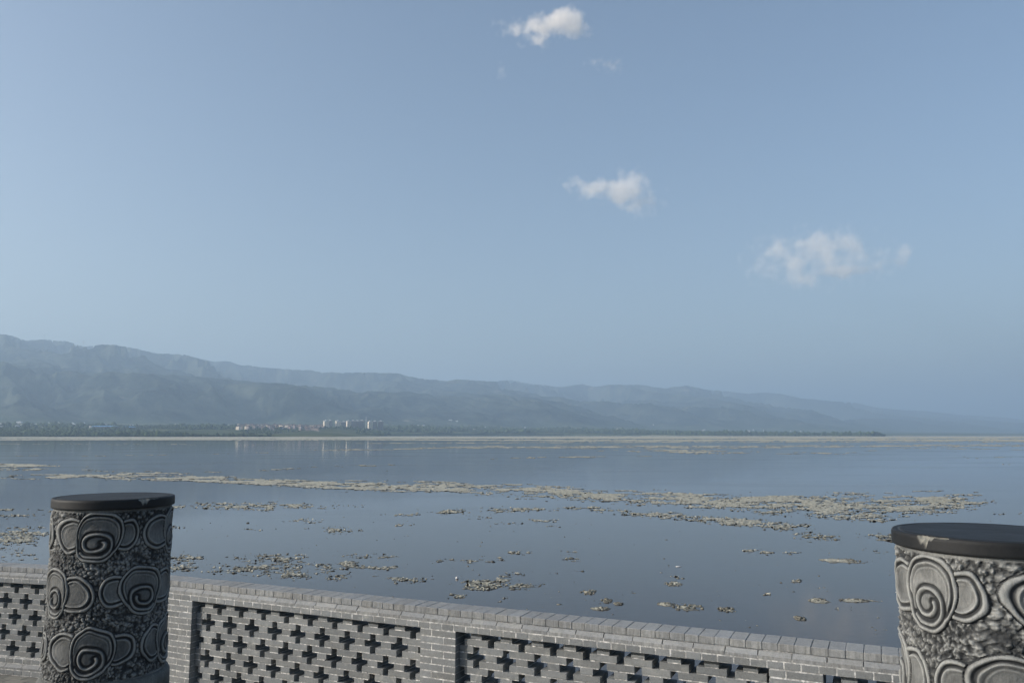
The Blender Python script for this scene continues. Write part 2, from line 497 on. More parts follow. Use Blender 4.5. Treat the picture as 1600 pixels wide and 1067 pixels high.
SPOTS = [(20, 842, 34, 8, .8), (30, 828, 30, 4, .55), (5, 848, 40, 4, .5), (28, 862, 30, 6, .45), (5, 873, 24, 4, .5), (60, 835, 26, 4, .5), (20, 798, 60, 2, .35), (30, 806, 60, 2, .35), (45, 815, 50, 2.5, .35),
         (285, 822, 14, 2.5, .5), (300, 872, 22, 3, .45), (285, 886, 26, 5, .55), (350, 888, 34, 4, .5), (372, 870, 26, 2.5, .5), (430, 873, 44, 6, .5), (425, 886, 58, 7, .62), (445, 898, 46, 4, .6), (500, 890, 36, 5, .45),
         (470, 814, 30, 2, .35), (412, 825, 20, 1.6, .4), (480, 825, 10, 1.4, .4), (530, 903, 18, 3, .6), (545, 882, 14, 3, .5), (575, 868, 34, 2.2, .5), (595, 886, 34, 2.2, .5), (630, 905, 34, 4, .7), (585, 905, 16, 3, .5), (655, 902, 14, 3, .5),
         (625, 822, 26, 1.8, .45), (625, 804, 22, 1.4, .45), (530, 828, 30, 3, .35), (750, 808, 20, 2, .45), (785, 818, 24, 1.6, .45), (850, 813, 22, 1.6, .4), (862, 823, 8, 1.8, .5), (740, 874, 34, 3, .4), (690, 878, 14, 2.5, .4), (812, 862, 18, 2, .55),
         (805, 896, 16, 2, .55), (860, 895, 20, 2, .5), (787, 904, 12, 3.5, .65), (755, 915, 28, 5, .65), (812, 915, 30, 3.5, .7), (850, 914, 8, 3, .6), (790, 934, 14, 3, .65), (713, 932, 12, 3, .6), (720, 944, 20, 2, .5),
         (898, 874, 20, 2, .65), (895, 862, 8, 1.2, .4), (905, 892, 12, 1.2, .35), (1047, 884, 3, 1, .3), (1120, 858, 1, 1, .2), (1175, 860, 18, 2, .6), (1196, 862, 9, 2.5, .6), (1238, 864, 12, 2, .55), (1372, 862, 8, 1.5, .4), (1187, 915, 12, 2, .5), (1197, 928, 10, 1.5, .4), (1060, 903, 12, 2, .4), (1245, 908, 8, 2, .5)]

def mask(px, py):
    m = np.full(px.shape, -1.7)
    for bnd in BANDS:
        b = np.array(bnd, dtype=float)
        yc = np.interp(px, b[:, 0], b[:, 1]); th = np.interp(px, b[:, 0], b[:, 2]); st = np.interp(px, b[:, 0], b[:, 3])
        ends = np.maximum(np.maximum(b[0, 0] - px, px - b[-1, 0]), 0) / 18.0
        d = np.abs(py - yc) / th
        m = np.maximum(m, st * (1.45 - 0.85 * d * d) - 0.62 - ends * 1.5)
    for (x, y, rx, ry, st) in SPOTS:
        d2 = ((px - x) / rx) ** 2 + ((py - y) / (ry * 1.3)) ** 2
        m = np.maximum(m, st * (1.35 - 0.9 * d2) - 0.62)
    return np.clip(m, -1.7, 0.85)

def px_of(X, Y, Z=0.0):
    zz = Z - EYE
    dep = Y * math.cos(PITCH) + zz * math.sin(PITCH)
    up = -Y * math.sin(PITCH) + zz * math.cos(PITCH)
    return 800 + F * X / dep, 533.5 - F * up / dep

def mud_height(X, Y):
    px, py = px_of(X, Y)
    lam = 0.040 * Y ** 0.70
    bb = Y ** 0.30 / (0.30 * 0.040)
    aa = X / lam
    n1 = fbm(aa * 0.28, bb * 0.33, 3, 3)
    n2 = fbm(aa * 1.7, bb * 1.8, 9, 5, 0.62)
    st_ = fbm(aa * 0.30, bb * 1.6, 19, 5, 0.62)
    wf = sstep(70, 105, Y)
    n2 = n2 * (1 - wf) + (0.45 * n2 + 0.55 * st_) * wf
    m = mask(px, py)
    far = sstep(300, 1500, Y)
    v = 0.70 * (n1 - 0.5) * 1.4 + 1.65 * (n2 - 0.5) + m * 0.37 - 0.05 - 0.05 * wf
    v = v + far * np.clip(m, 0, 1) * 0.45
    return v, lam

def build_mud():
    xs = np.arange(-90, 1700, 1.6)
    ys = np.concatenate([np.arange(681.6, 705, 0.28), np.arange(705, 760, 0.5), np.arange(760, 830, 0.6), np.arange(830, 1015, 0.55)])[::-1]
    tanv = np.tan(np.arctan((ys - 533.5) / F) - PITCH)
    Yd = EYE / tanv
    # straight ground rows at even bearings
    dep = Yd * math.cos(PITCH) + (-EYE) * math.sin(PITCH)
    X = (xs[None, :] - 800) / F * dep[:, None]
    Y = np.repeat(Yd[:, None], len(xs), 1)
    v, lam = mud_height(X, Y)
    rough = vnoise(X / lam * 6, Y ** 0.30 / (0.30 * 0.040) * 6, 77)
    h = np.where(v > 0, np.minimum(v * 0.16, 0.026) * (0.35 + 1.1 * rough) + (0.045 * sstep(110, 55, Y) + 0.012) * np.clip(v * 5, 0, 1) * sstep(0.62, 0.95, rough), v * 0.4)
    h = h * np.clip(lam / 0.7, 0.85, 1.7)
    nr, nc = h.shape
    Fq = grid_faces(nr, nc)
    hv = h.ravel()
    keep = (hv[Fq] > -0.02).all(axis=1) & (hv[Fq] > 0.0).any(axis=1)
    Fq = Fq[keep]
    idx = np.unique(Fq)
    remap = np.zeros(nr * nc, dtype=np.int64); remap[idx] = np.arange(len(idx))
    V = np.stack([X, Y, h], -1).reshape(-1, 3)[idx]
    V[:, 2] = np.maximum(V[:, 2], -0.05)
    me = mesh_np('mud_flats', V, remap[Fq], smooth=False)
    o = link('mud_flats', me, None, M_MUD)
    tag(o, 'low crusted mud flats breaking the surface of the shallow lake', 'mud', kind='stuff')
    print('mud faces', len(Fq))
build_mud()

# irregular clod: jittered icosphere
def ico(sub=1):
    bm = bmesh.new(); bmesh.ops.create_icosphere(bm, subdivisions=sub, radius=1.0)
    V = np.array([v.co[:] for v in bm.verts]); Fc = np.array([[v.index for v in f.verts] for f in bm.faces]); bm.free()
    return V, Fc

def joined_blobs(name, items, mat, sub=1, jit=0.48, kindlabel=None):
    """items: (x,y,z,rx,ry,rz,tone) -> one mesh"""
    V0, F0 = ico(sub)
    it = np.array(items, dtype=float); k = len(it)
    ang = rng.random(k) * 6.283
    J = 1 + (rng.random((k, len(V0), 1)) - 0.5) * 2 * jit
    V = V0[None] * J
    V = V * it[:, None, 3:6]
    ca, sa = np.cos(ang)[:, None], np.sin(ang)[:, None]
    x = V[..., 0] * ca - V[..., 1] * sa; y = V[..., 0] * sa + V[..., 1] * ca
    V = np.stack([x, y, V[..., 2]], -1) + it[:, None, 0:3]
    Fc = (F0[None] + (np.arange(k) * len(V0))[:, None, None]).reshape(-1, 3)
    tone = np.repeat(it[:, 6], len(F0))
    me = mesh_np(name, V.reshape(-1, 3), Fc, False, {'tone': ('FACE', tone)})
    return me

def build_clods():
    items = []
    # candidates across the near and middle lake
    n_try = 170000
    px = rng.uniform(-80, 1680, n_try); py = 700 + (1010 - 700) * rng.random(n_try) ** 1.1
    tanv = np.tan(np.arctan((py - 533.5) / F) - PITCH)
    Y = EYE / tanv
    X = (px - 800) / F * (Y * math.cos(PITCH) - EYE * math.sin(PITCH))
    v, lam = mud_height(X, Y)
    pr = np.where(v > 0.0, np.where(Y > 90, 0.03, 0.2), np.where(v > -0.07, np.where(Y > 90, 0.035, 0.13), np.where(v > -0.30, 0.022, np.where(px < 760, 0.0040, 0.0022))))
    sel = rng.random(n_try) < pr
    for x_, y_, v_ in zip(X[sel], Y[sel], v[sel]):
        s = (0.030 + 0.050 * rng.random() ** 2) * (y_ / 40) ** 0.36
        if rng.random() < 0.03: s *= 1.5
        if v_ < -0.07: s *= 0.6
        z = 0.0 if v_ <= 0 else min(v_ * 0.2, 0.03)
        items.append((x_, y_, z, s * rng.uniform(.9, 1.9), s * rng.uniform(.8, 1.5), s * rng.uniform(.28, .6), rng.random() ** 1.4))
    print('clods', len(items))
    me = joined_blobs('mud_clods', items, M_CLOD)
    o = link('mud_clods', me, None, M_CLOD)
    tag(o, 'small dark clods of mud strewn over the shallows', 'clods', kind='stuff')
build_clods()

# the larger banks near the wall, each a thing of its own
def mud_bank(px, py, wpx, hpx, seed, label, tall=0.07):
    c = pix(px, py, -EYE)
    cx, cy = c[0], c[1]
    a = pix(px + wpx / 2, py, -EYE); rx = (a[0] - cx)
    b1 = pix(px, py - hpx / 2, -EYE)[1]; b2 = pix(px, py + hpx / 2, -EYE)[1]
    ry = max((b1 - b2) / 2, 0.22)
    nx, ny = 90, 70
    gx = np.linspace(-1.25, 1.25, nx) * rx; gy = np.linspace(-1.25, 1.25, ny) * ry
    GX, GY = np.meshgrid(gx, gy)
    d = np.sqrt((GX / rx) ** 2 + (GY / ry) ** 2)
    lam = 0.55
    v = 0.62 - 0.75 * d + 1.5 * (fbm((GX + cx) / lam, (GY + cy) / lam, seed, 5, 0.62) - 0.5)
    r2 = vnoise((GX + cx) * 14, (GY + cy) * 14, seed + 5)
    h = np.where(v > 0, np.minimum(v * 0.5, 1) * tall * 2 * (0.45 + 1.0 * r2), v * 0.3)
    hv = h.ravel(); Fq = grid_faces(ny, nx)
    Fq = Fq[(hv[Fq] > -0.03).all(axis=1) & (hv[Fq] > 0).any(axis=1)]
    idx = np.unique(Fq); rm = np.zeros(nx * ny, dtype=np.int64); rm[idx] = np.arange(len(idx))
    V = np.stack([GX, GY, h], -1).reshape(-1, 3)[idx]
    root = link('mud_bank', mesh_np('mud_bank', V, rm[Fq]), None, M_MUD)
    root.location = (cx, cy, 0.003)
    tag(root, label, 'mud bank', 'mud banks close to the wall')
    # its clods
    it = []
    for _ in range(34):
        t = random.random() * 6.283; q = random.random() ** 0.7
        s = random.uniform(0.018, 0.055)
        it.append((math.cos(t) * q * rx, math.sin(t) * q * ry, tall * (1 - q) * 0.6, s * 1.5, s * 1.2, s * .8, random.random()))
    link('clods', joined_blobs('bank_clods', it, M_CLOD), root, M_CLOD)['kind'] = 'stuff'
    return root
for i, a in enumerate([
    (1074, 948, 60, 11, 'long low mud bank with raised lumpy crest, broadest near the brick coping'),
    (1040, 944, 22, 6, 'small flat scrap of mud just beside the long crested bank'),
    (1136, 952, 28, 8, 'dark peaked heap of mud alone beyond the end of the crested bank'),
    (1278, 938, 30, 8, 'pale lump of mud with a flat tail, between the peaked heap and the right pillar'),
    (1250, 966, 14, 6, 'single round dark clod of mud nearest to the coping bricks by the right pillar'),
    (1335, 938, 56, 5, 'narrow straight strip of mud nearest the sunlit carved pillar'),
    (1318, 876, 72, 8, 'pale spindle shaped mud bank off the cap of the right carved pillar'),
    (921, 925, 26, 8, 'pale domed mud heap in open water above the middle of the coping'),
    (948, 938, 16, 7, 'small peaked dark mud heap next to the pale domed one'),
    (939, 951, 28, 5, 'thin flat sliver of mud almost touching the line of the coping'),
    (1052, 912, 26, 8, 'square pale patch of mud behind the long crested bank'),
    (967, 943, 14, 4, 'little low mud scrap right of the small peaked heap'),
]):
    mud_bank(*a[:4], 100 + i * 7, a[4])

# ------------------------------------------------------------------ pavement, sea bank, terrace
def mk_ground():
    n = N('paving_stone'); p = n.pos()
    f = n.noise(p, 30, 5, 0.7); g = n.noise(p, 1.5, 4)
    c = n.mix(n.math('FRACT', n.math('MULTIPLY', n.rand(), 3.7)), (0.15, 0.15, 0.135), (0.22, 0.215, 0.19))
    c = n.mul(c, n.math('MULTIPLY_ADD', f, 0.7, 0.65)); c = n.mul(c, n.math('MULTIPLY_ADD', g, 0.4, 0.8))
    return n.bsdf(c, 0.9, n.bump(f, 0.4, 0.004), spec=0.3)
M_PAVE = mk_ground()
M_EARTH = simple('bare_earth', (0.20, 0.18, 0.14), 0.95, 0.3, 2.0)
M_CONC = simple('bank_concrete', (0.26, 0.26, 0.24), 0.9, 0.25, 1.5)

def W(along, into, z, th_d=dv, th_n=nv, O=None):
    O_ = O_main if O is None else O
    P = O_ + th_d * along + th_n * into
    return (float(P[0]), float(P[1]), z)

far_l = W(-300, 0.32, 0); far_r = W(300, 0.32, 0)
J = np.array([-5.05, 9.595])               # where the two wall lines meet, behind the carved pillar
d2 = np.array([math.cos(R(14.646)), -math.sin(R(14.646))]); n2v = np.array([-d2[1], d2[0]])
bl = J - d2 * 300 + n2v * 0.32
jb = J + nv * 0.31 
pv_pts = [(-900, -900), (900, -900), (far_r[0], far_r[1]), (float(jb[0]), float(jb[1])), (float(bl[0]), float(bl[1]))]
pave = sheet('pavement', pv_pts, GZ, M_EARTH); tag(pave, kind='structure')
# sloping bank from the pavement to the water
top = [bl, jb, np.array(far_r[:2])]
Vs = []
for P_, nn in zip(top, (n2v, (nv + n2v) / 2, nv)):
    Vs.append((P_[0], P_[1], GZ - 0.004)); q = P_ + nn * (GZ + 0.5) * 0.9; Vs.append((q[0], q[1], -0.5))
me = bpy.data.meshes.new('lake_bank'); me.from_pydata([tuple(map(float, v)) for v in Vs], [], [(0, 2, 3, 1), (2, 4, 5, 3)])
bank = link('lake_bank', me, None, M_CONC); tag(bank, kind='structure')

# bevelled box mesh cache
CACHE = {}
def bbox_mesh(name, sx, sy, sz, bev=0.003, chamfer=0.0, var=0):
    key = (name, round(sx, 4), round(sy, 4), round(sz, 4), bev, chamfer, var)
    if key in CACHE: return CACHE[key]
    bm = bmesh.new(); bmesh.ops.create_cube(bm, size=1.0)
    for v in bm.verts:
        v.co = ((v.co.x + .5) * sx, (v.co.y + .5) * sy, (v.co.z + .5) * sz)
    if chamfer > 0:
        e = [e for e in bm.edges if all(abs(v.co.y) < 1e-6 and abs(v.co.z - sz) < 1e-6 for v in e.verts)]
        bmesh.ops.bevel(bm, geom=e, offset=chamfer, offset_type='OFFSET', segments=1, profile=0.5, affect='EDGES')
    elif bev > 0:
        bmesh.ops.bevel(bm, geom=list(bm.edges), offset=bev, offset_type='OFFSET', segments=1, affect='EDGES')
    rr = random.Random(hash((name, var, round(sx, 3))) & 0xffff if False else int(sx * 1000) * 31 + var * 7 + len(name))
    for v in bm.verts:
        v.co += Vector((rr.uniform(-1, 1) * .0014, rr.uniform(-1, 1) * .0007, rr.uniform(-1, 1) * .0012))
    me = bpy.data.meshes.new(name); bm.to_mesh(me); bm.free()
    CACHE[key] = me
    return me

class Wall:
    """a run of brickwork; local x along, y into the wall, z up from the pavement"""
    def __init__(s, label, O, d):
        s.root = empty('brick_wall', (float(O[0]), float(O[1]), GZ), math.atan2(d[1], d[0]))
        tag(s.root, label, 'wall', 'lattice brick walls along the lake')
        s.O = np.array(O, float); s.d = np.array(d, float); s.n = np.array([-d[1], d[0]])
        s.pieces = []          # name, x, y, z, mesh, mat, tilt
        s.mort = bmesh.new()
    def put(s, name, x, y, z, me, mat, jitter=True):
        s.pieces.append((name, x, y, z, me, mat))
    def box(s, x0, x1, y0, y1, z0, z1):
        r = bmesh.ops.create_cube(s.mort, size=1.0)
        for v in r['verts']:
            v.co = (x0 + (v.co.x + .5) * (x1 - x0), y0 + (v.co.y + .5) * (y1 - y0), z0 + (v.co.z + .5) * (z1 - z0))
    def finish(s, clip_px=(-60, 1660), cap=290):
        by = {}
        for p in s.pieces: by.setdefault(p[0], []).append(p)
        for nm, ps in by.items():
            vis, hid = [], []
            for p in ps:
                c = s.O + s.d * (p[1] + 0.06) + s.n * p[2]
                if c[1] < 0.8: hid.append((0, p)); continue
                x_, y_ = px_of(c[0], c[1], GZ + p[3] + 0.03)
                inside = clip_px[0] < x_ < clip_px[1] and y_ < 1085
                (vis if inside else hid).append((abs(x_ - 800) / 1e4 + c[1], p))
            vis.sort(key=lambda t: t[0])
            hid += vis[cap:]; vis = vis[:cap]
            for _, p in vis:
                o = link(nm, p[4], s.root)
                if len(p[4].materials) == 0: p[4].materials.append(p[5])
                o.location = (p[1], p[2] + random.uniform(-.0005, .0006), p[3] + random.uniform(-.001, .001))
                o.rotation_euler = (random.uniform(-.002, .002), random.uniform(-.003, .003), random.uniform(-.0012, .0012))
            if hid:
                VV, FF, TT, off = [], [], [], 0
                for _, p in hid:
                    me = p[4]
                    co = np.empty(len(me.vertices) * 3, dtype=np.float32); me.vertices.foreach_get('co', co)
                    co = co.reshape(-1, 3) + np.array([p[1], p[2] + random.uniform(-.002, .002), p[3]])
                    t = random.random()
                    for f in me.polygons:
                        FF.append([i + off for i in f.vertices]); TT.append(t)
                    VV.append(co); off += len(co)
                me2 = bpy.data.meshes.new(nm + 's'); me2.from_pydata(np.concatenate(VV).tolist(), [], FF)
                at_ = me2.attributes.new('tone', 'FLOAT', 'FACE'); at_.data.foreach_set('value', TT)
                me2.materials.append(hid[0][1][5])
                o = link('brickwork', me2, s.root); o['kind'] = 'stuff'
            print(nm, len(vis), len(hid))
        me = bpy.data.meshes.new('mortar'); s.mort.to_mesh(me); s.mort.free()
        link('mortar', me, s.root, M_MORTAR)

BH = 0.0520
THK = 0.30
ZT = WT - GZ                                   # 1.23 wall height
LAT_Y, LAT_D = 0.065, 0.215
def zc(course):                                # bottom of a course counted from the top (0 = coping)
    return ZT - (course + 1) * BS

def top_courses(w, x0, x1, skip=()):
    # coping: headers laid across
    x = x0; i = 0
    while x < x1:
        wd = 0.1165 + random.uniform(-.003, .003)
        w.put('coping_brick', x, 0.036 + random.uniform(-.0015, .0015), zc(0) + 0.003, bbox_mesh('coping_brick', round(wd, 3), 0.252, 0.058, 0.003, var=i % 5), M_COPING)
        x += wd + 0.003; i += 1
    w.box(x0, x1, 0.046, 0.282, zc(0) - 0.004, zc(0) + 0.052)
    x = x0 - 0.05; i = 0
    while x < x1:
        w.put('moulding_brick', x, 0.0, zc(1) + 0.004, bbox_mesh('moulding_brick', 0.240, 0.28, 0.0555, 0, 0.030, var=i % 5), M_COPING)
        x += 0.2475; i += 1
    w.box(x0, x1, 0.0020, 0.279, zc(1) - 0.004, zc(1) + 0.028)
    x = x0 + 0.03; i = 0
    while x < x1:
        w.put('lintel_brick', x, 0.0005, zc(2) + 0.004, bbox_mesh('lintel_brick', 0.1165, 0.28, BH, 0.003, var=i % 5), M_BRICK)
        x += 0.1235; i += 1
    w.box(x0, x1, 0.0020, 0.276, zc(2) + 0.0042, zc(2) + 0.058)

def plinth_courses(w, x0, x1):
    for k, (nm, ln, fy) in enumerate([('plinth_brick', 0.1165, 0.0), ('moulding_brick', 0.240, -0.03), ('plinth_brick', 0.1165, -0.03)]):
        z = zc(17 + k); x = x0 + 0.02 * k; i = 0
        while x < x1:
            w.put(nm, x, fy, z + 0.004, bbox_mesh(nm, ln, 0.30, BH, 0.003 if k != 1 else 0, 0.03 if k == 1 else 0, var=i % 4), M_BRICK if k != 1 else M_COPING)
            x += ln + 0.007; i += 1
        w.box(x0, x1, fy + 0.0020, 0.27, max(z - 0.003, 0.0), z + (0.058 if k != 1 else 0.028))

def pier(w, x0, x1):
    for c in range(3, 17):
        z = zc(c); x = x0; half = c % 2
        first = True
        while x < x1 - 0.01:
            ln = 0.240
            if first and half: ln = 0.1165
            ln = min(ln, x1 - x)
            if x1 - (x + ln) < 0.05: ln = x1 - x
            w.put('brick', x, 0.0, z + 0.004, bbox_mesh('brick', round(ln, 4), 0.28, BH, 0.003, var=random.randrange(3)), M_BRICK)
            x += ln + 0.0075; first = False
    w.box(x0 + 0.0045, x1 - 0.0045, 0.0020, 0.276, zc(16), zc(2) + 0.003)

def lattice(w, x0, x1, phase=0.0):
    P = 0.2985
    for k in range(14):
        c = 3 + k; z = zc(c)
        r = (k + 1) % 3                       # 0 = narrow(top) 1 = wide 2 = narrow(bottom); first visible course is the wide one
        row = (k + 1) // 3
        off = (P / 2 if row % 2 else 0.0) + phase
        ln = 0.115 if r == 1 else 0.240
        n0 = -2
        while True:
            cx = x0 + off + n0 * P
            a = cx - ln / 2; b = cx + ln / 2
            n0 += 1
            if a > x1 - 0.012: break
            a = max(a, x0 + 0.002); b = min(b, x1 - 0.002)
            if b - a < 0.03: continue
            w.put('brick', a, LAT_Y, z + 0.0042, bbox_mesh('lattice_brick', round(b - a, 3), LAT_D, BH + 0.001, 0.003, var=random.randrange(3)), M_BRICK)
            # thin bed under each piece, broken here and there
            if k < 14:
                seg = a + 0.004
                while seg < b - 0.02:
                    e = min(seg + random.uniform(0.03, 0.12), b - 0.004)
                    w.box(seg, e, LAT_Y + random.choice([0.0008, 0.0015, 0.006]), LAT_Y + LAT_D - 0.006, z - 0.0045, z + 0.0050)
                    seg = e

def along_of(px, py, O, d):
    a = (px - 800) / F; b = (533.5 - py) / F
    r = np.array([a, math.cos(PITCH) - b * math.sin(PITCH)])
    nn = np.array([-d[1], d[0]])
    t = (nn @ O) / (nn @ r)
    return float((r * t - O) @ d)

L0 = float((J - O_main) @ dv)
wm = Wall('grey brick lattice wall with three recessed openwork panels, running from one carved pillar to the other', O_main, dv)
p1l = along_of(300.5, 940, O_main, dv); p1r = along_of(656.7, 975, O_main, dv)
p2l = along_of(712, 985, O_main, dv); p2r = along_of(1201.5, 1045, O_main, dv)
p3l = along_of(1286.5, 1057, O_main, dv)
print('panels', L0, p1l, p1r, p2l, p2r, p3l)
END = p3l + 2.8
top_courses(wm, L0 + 0.03, END + 0.6)
plinth_courses(wm, L0 + 0.03, END + 0.6)
pier(wm, L0 + 0.03, p1l); pier(wm, p1r, p2l); pier(wm, p2r, p3l); pier(wm, END, END + 0.6)
lattice(wm, p1l, p1r, 0.115 + 0.06); lattice(wm, p2l, p2r, 0.115 + 0.06); lattice(wm, p3l, END, 0.175)
wm.finish()

OL = J - d2 * 3.2
wl = Wall('short stretch of grey lattice wall showing left of the dark carved pillar, ending against it', OL, d2)
xl = 3.2 - 0.10
top_courses(wl, 0.0, xl); plinth_courses(wl, 0.0, xl)
pier(wl, 2.75, xl); pier(wl, 0.0, 0.35)
lattice(wl, 0.35, 2.75, 0.175 + 0.08)
wl.finish()

# paving bricks seen at the foot of the left stretch
k = 0
for r_ in range(11):
    for c_ in range(16):
        x = -0.1 + c_ * 0.248 + (r_ % 2) * 0.124; y = -0.045 - (r_ + 1) * 0.122
        if x > 3.0: continue
        o = link('paving_brick', bbox_mesh('paving_brick', 0.241, 0.115, 0.04, 0.003, var=k % 4), pave, M_PAVE)
        P_ = OL + d2 * x + np.array([-d2[1], d2[0]]) * y
        o.location = (float(P_[0]), float(P_[1]), GZ - 0.026 + random.uniform(-.001, .0015)); o.rotation_euler = (0, 0, math.atan2(d2[1], d2[0]) + random.uniform(-.01, .01))
        k += 1

# terrace under the camera
TE = 3.35
ta = np.array([0, 0.0]) 
def TP(a, nn): P_ = dv * a + nv * nn; return (float(P_[0]), float(P_[1]))
TZ = EYE - 1.60
bm = bmesh.new()
pts = [TP(-14, -6), TP(12, -6), TP(12, TE), TP(-14, TE)]
vb = [bm.verts.new((x, y, GZ + 0.002)) for x, y in pts]; vt = [bm.verts.new((x, y, TZ)) for x, y in pts]
bm.faces.new(vt)
for i in range(4): bm.faces.new((vb[i], vb[(i + 1) % 4], vt[(i + 1) % 4], vt[i]))
me = bpy.data.meshes.new('terrace'); bm.to_mesh(me); bm.free()
terr = link('terrace', me, None, M_PAVE); tag(terr, kind='structure')

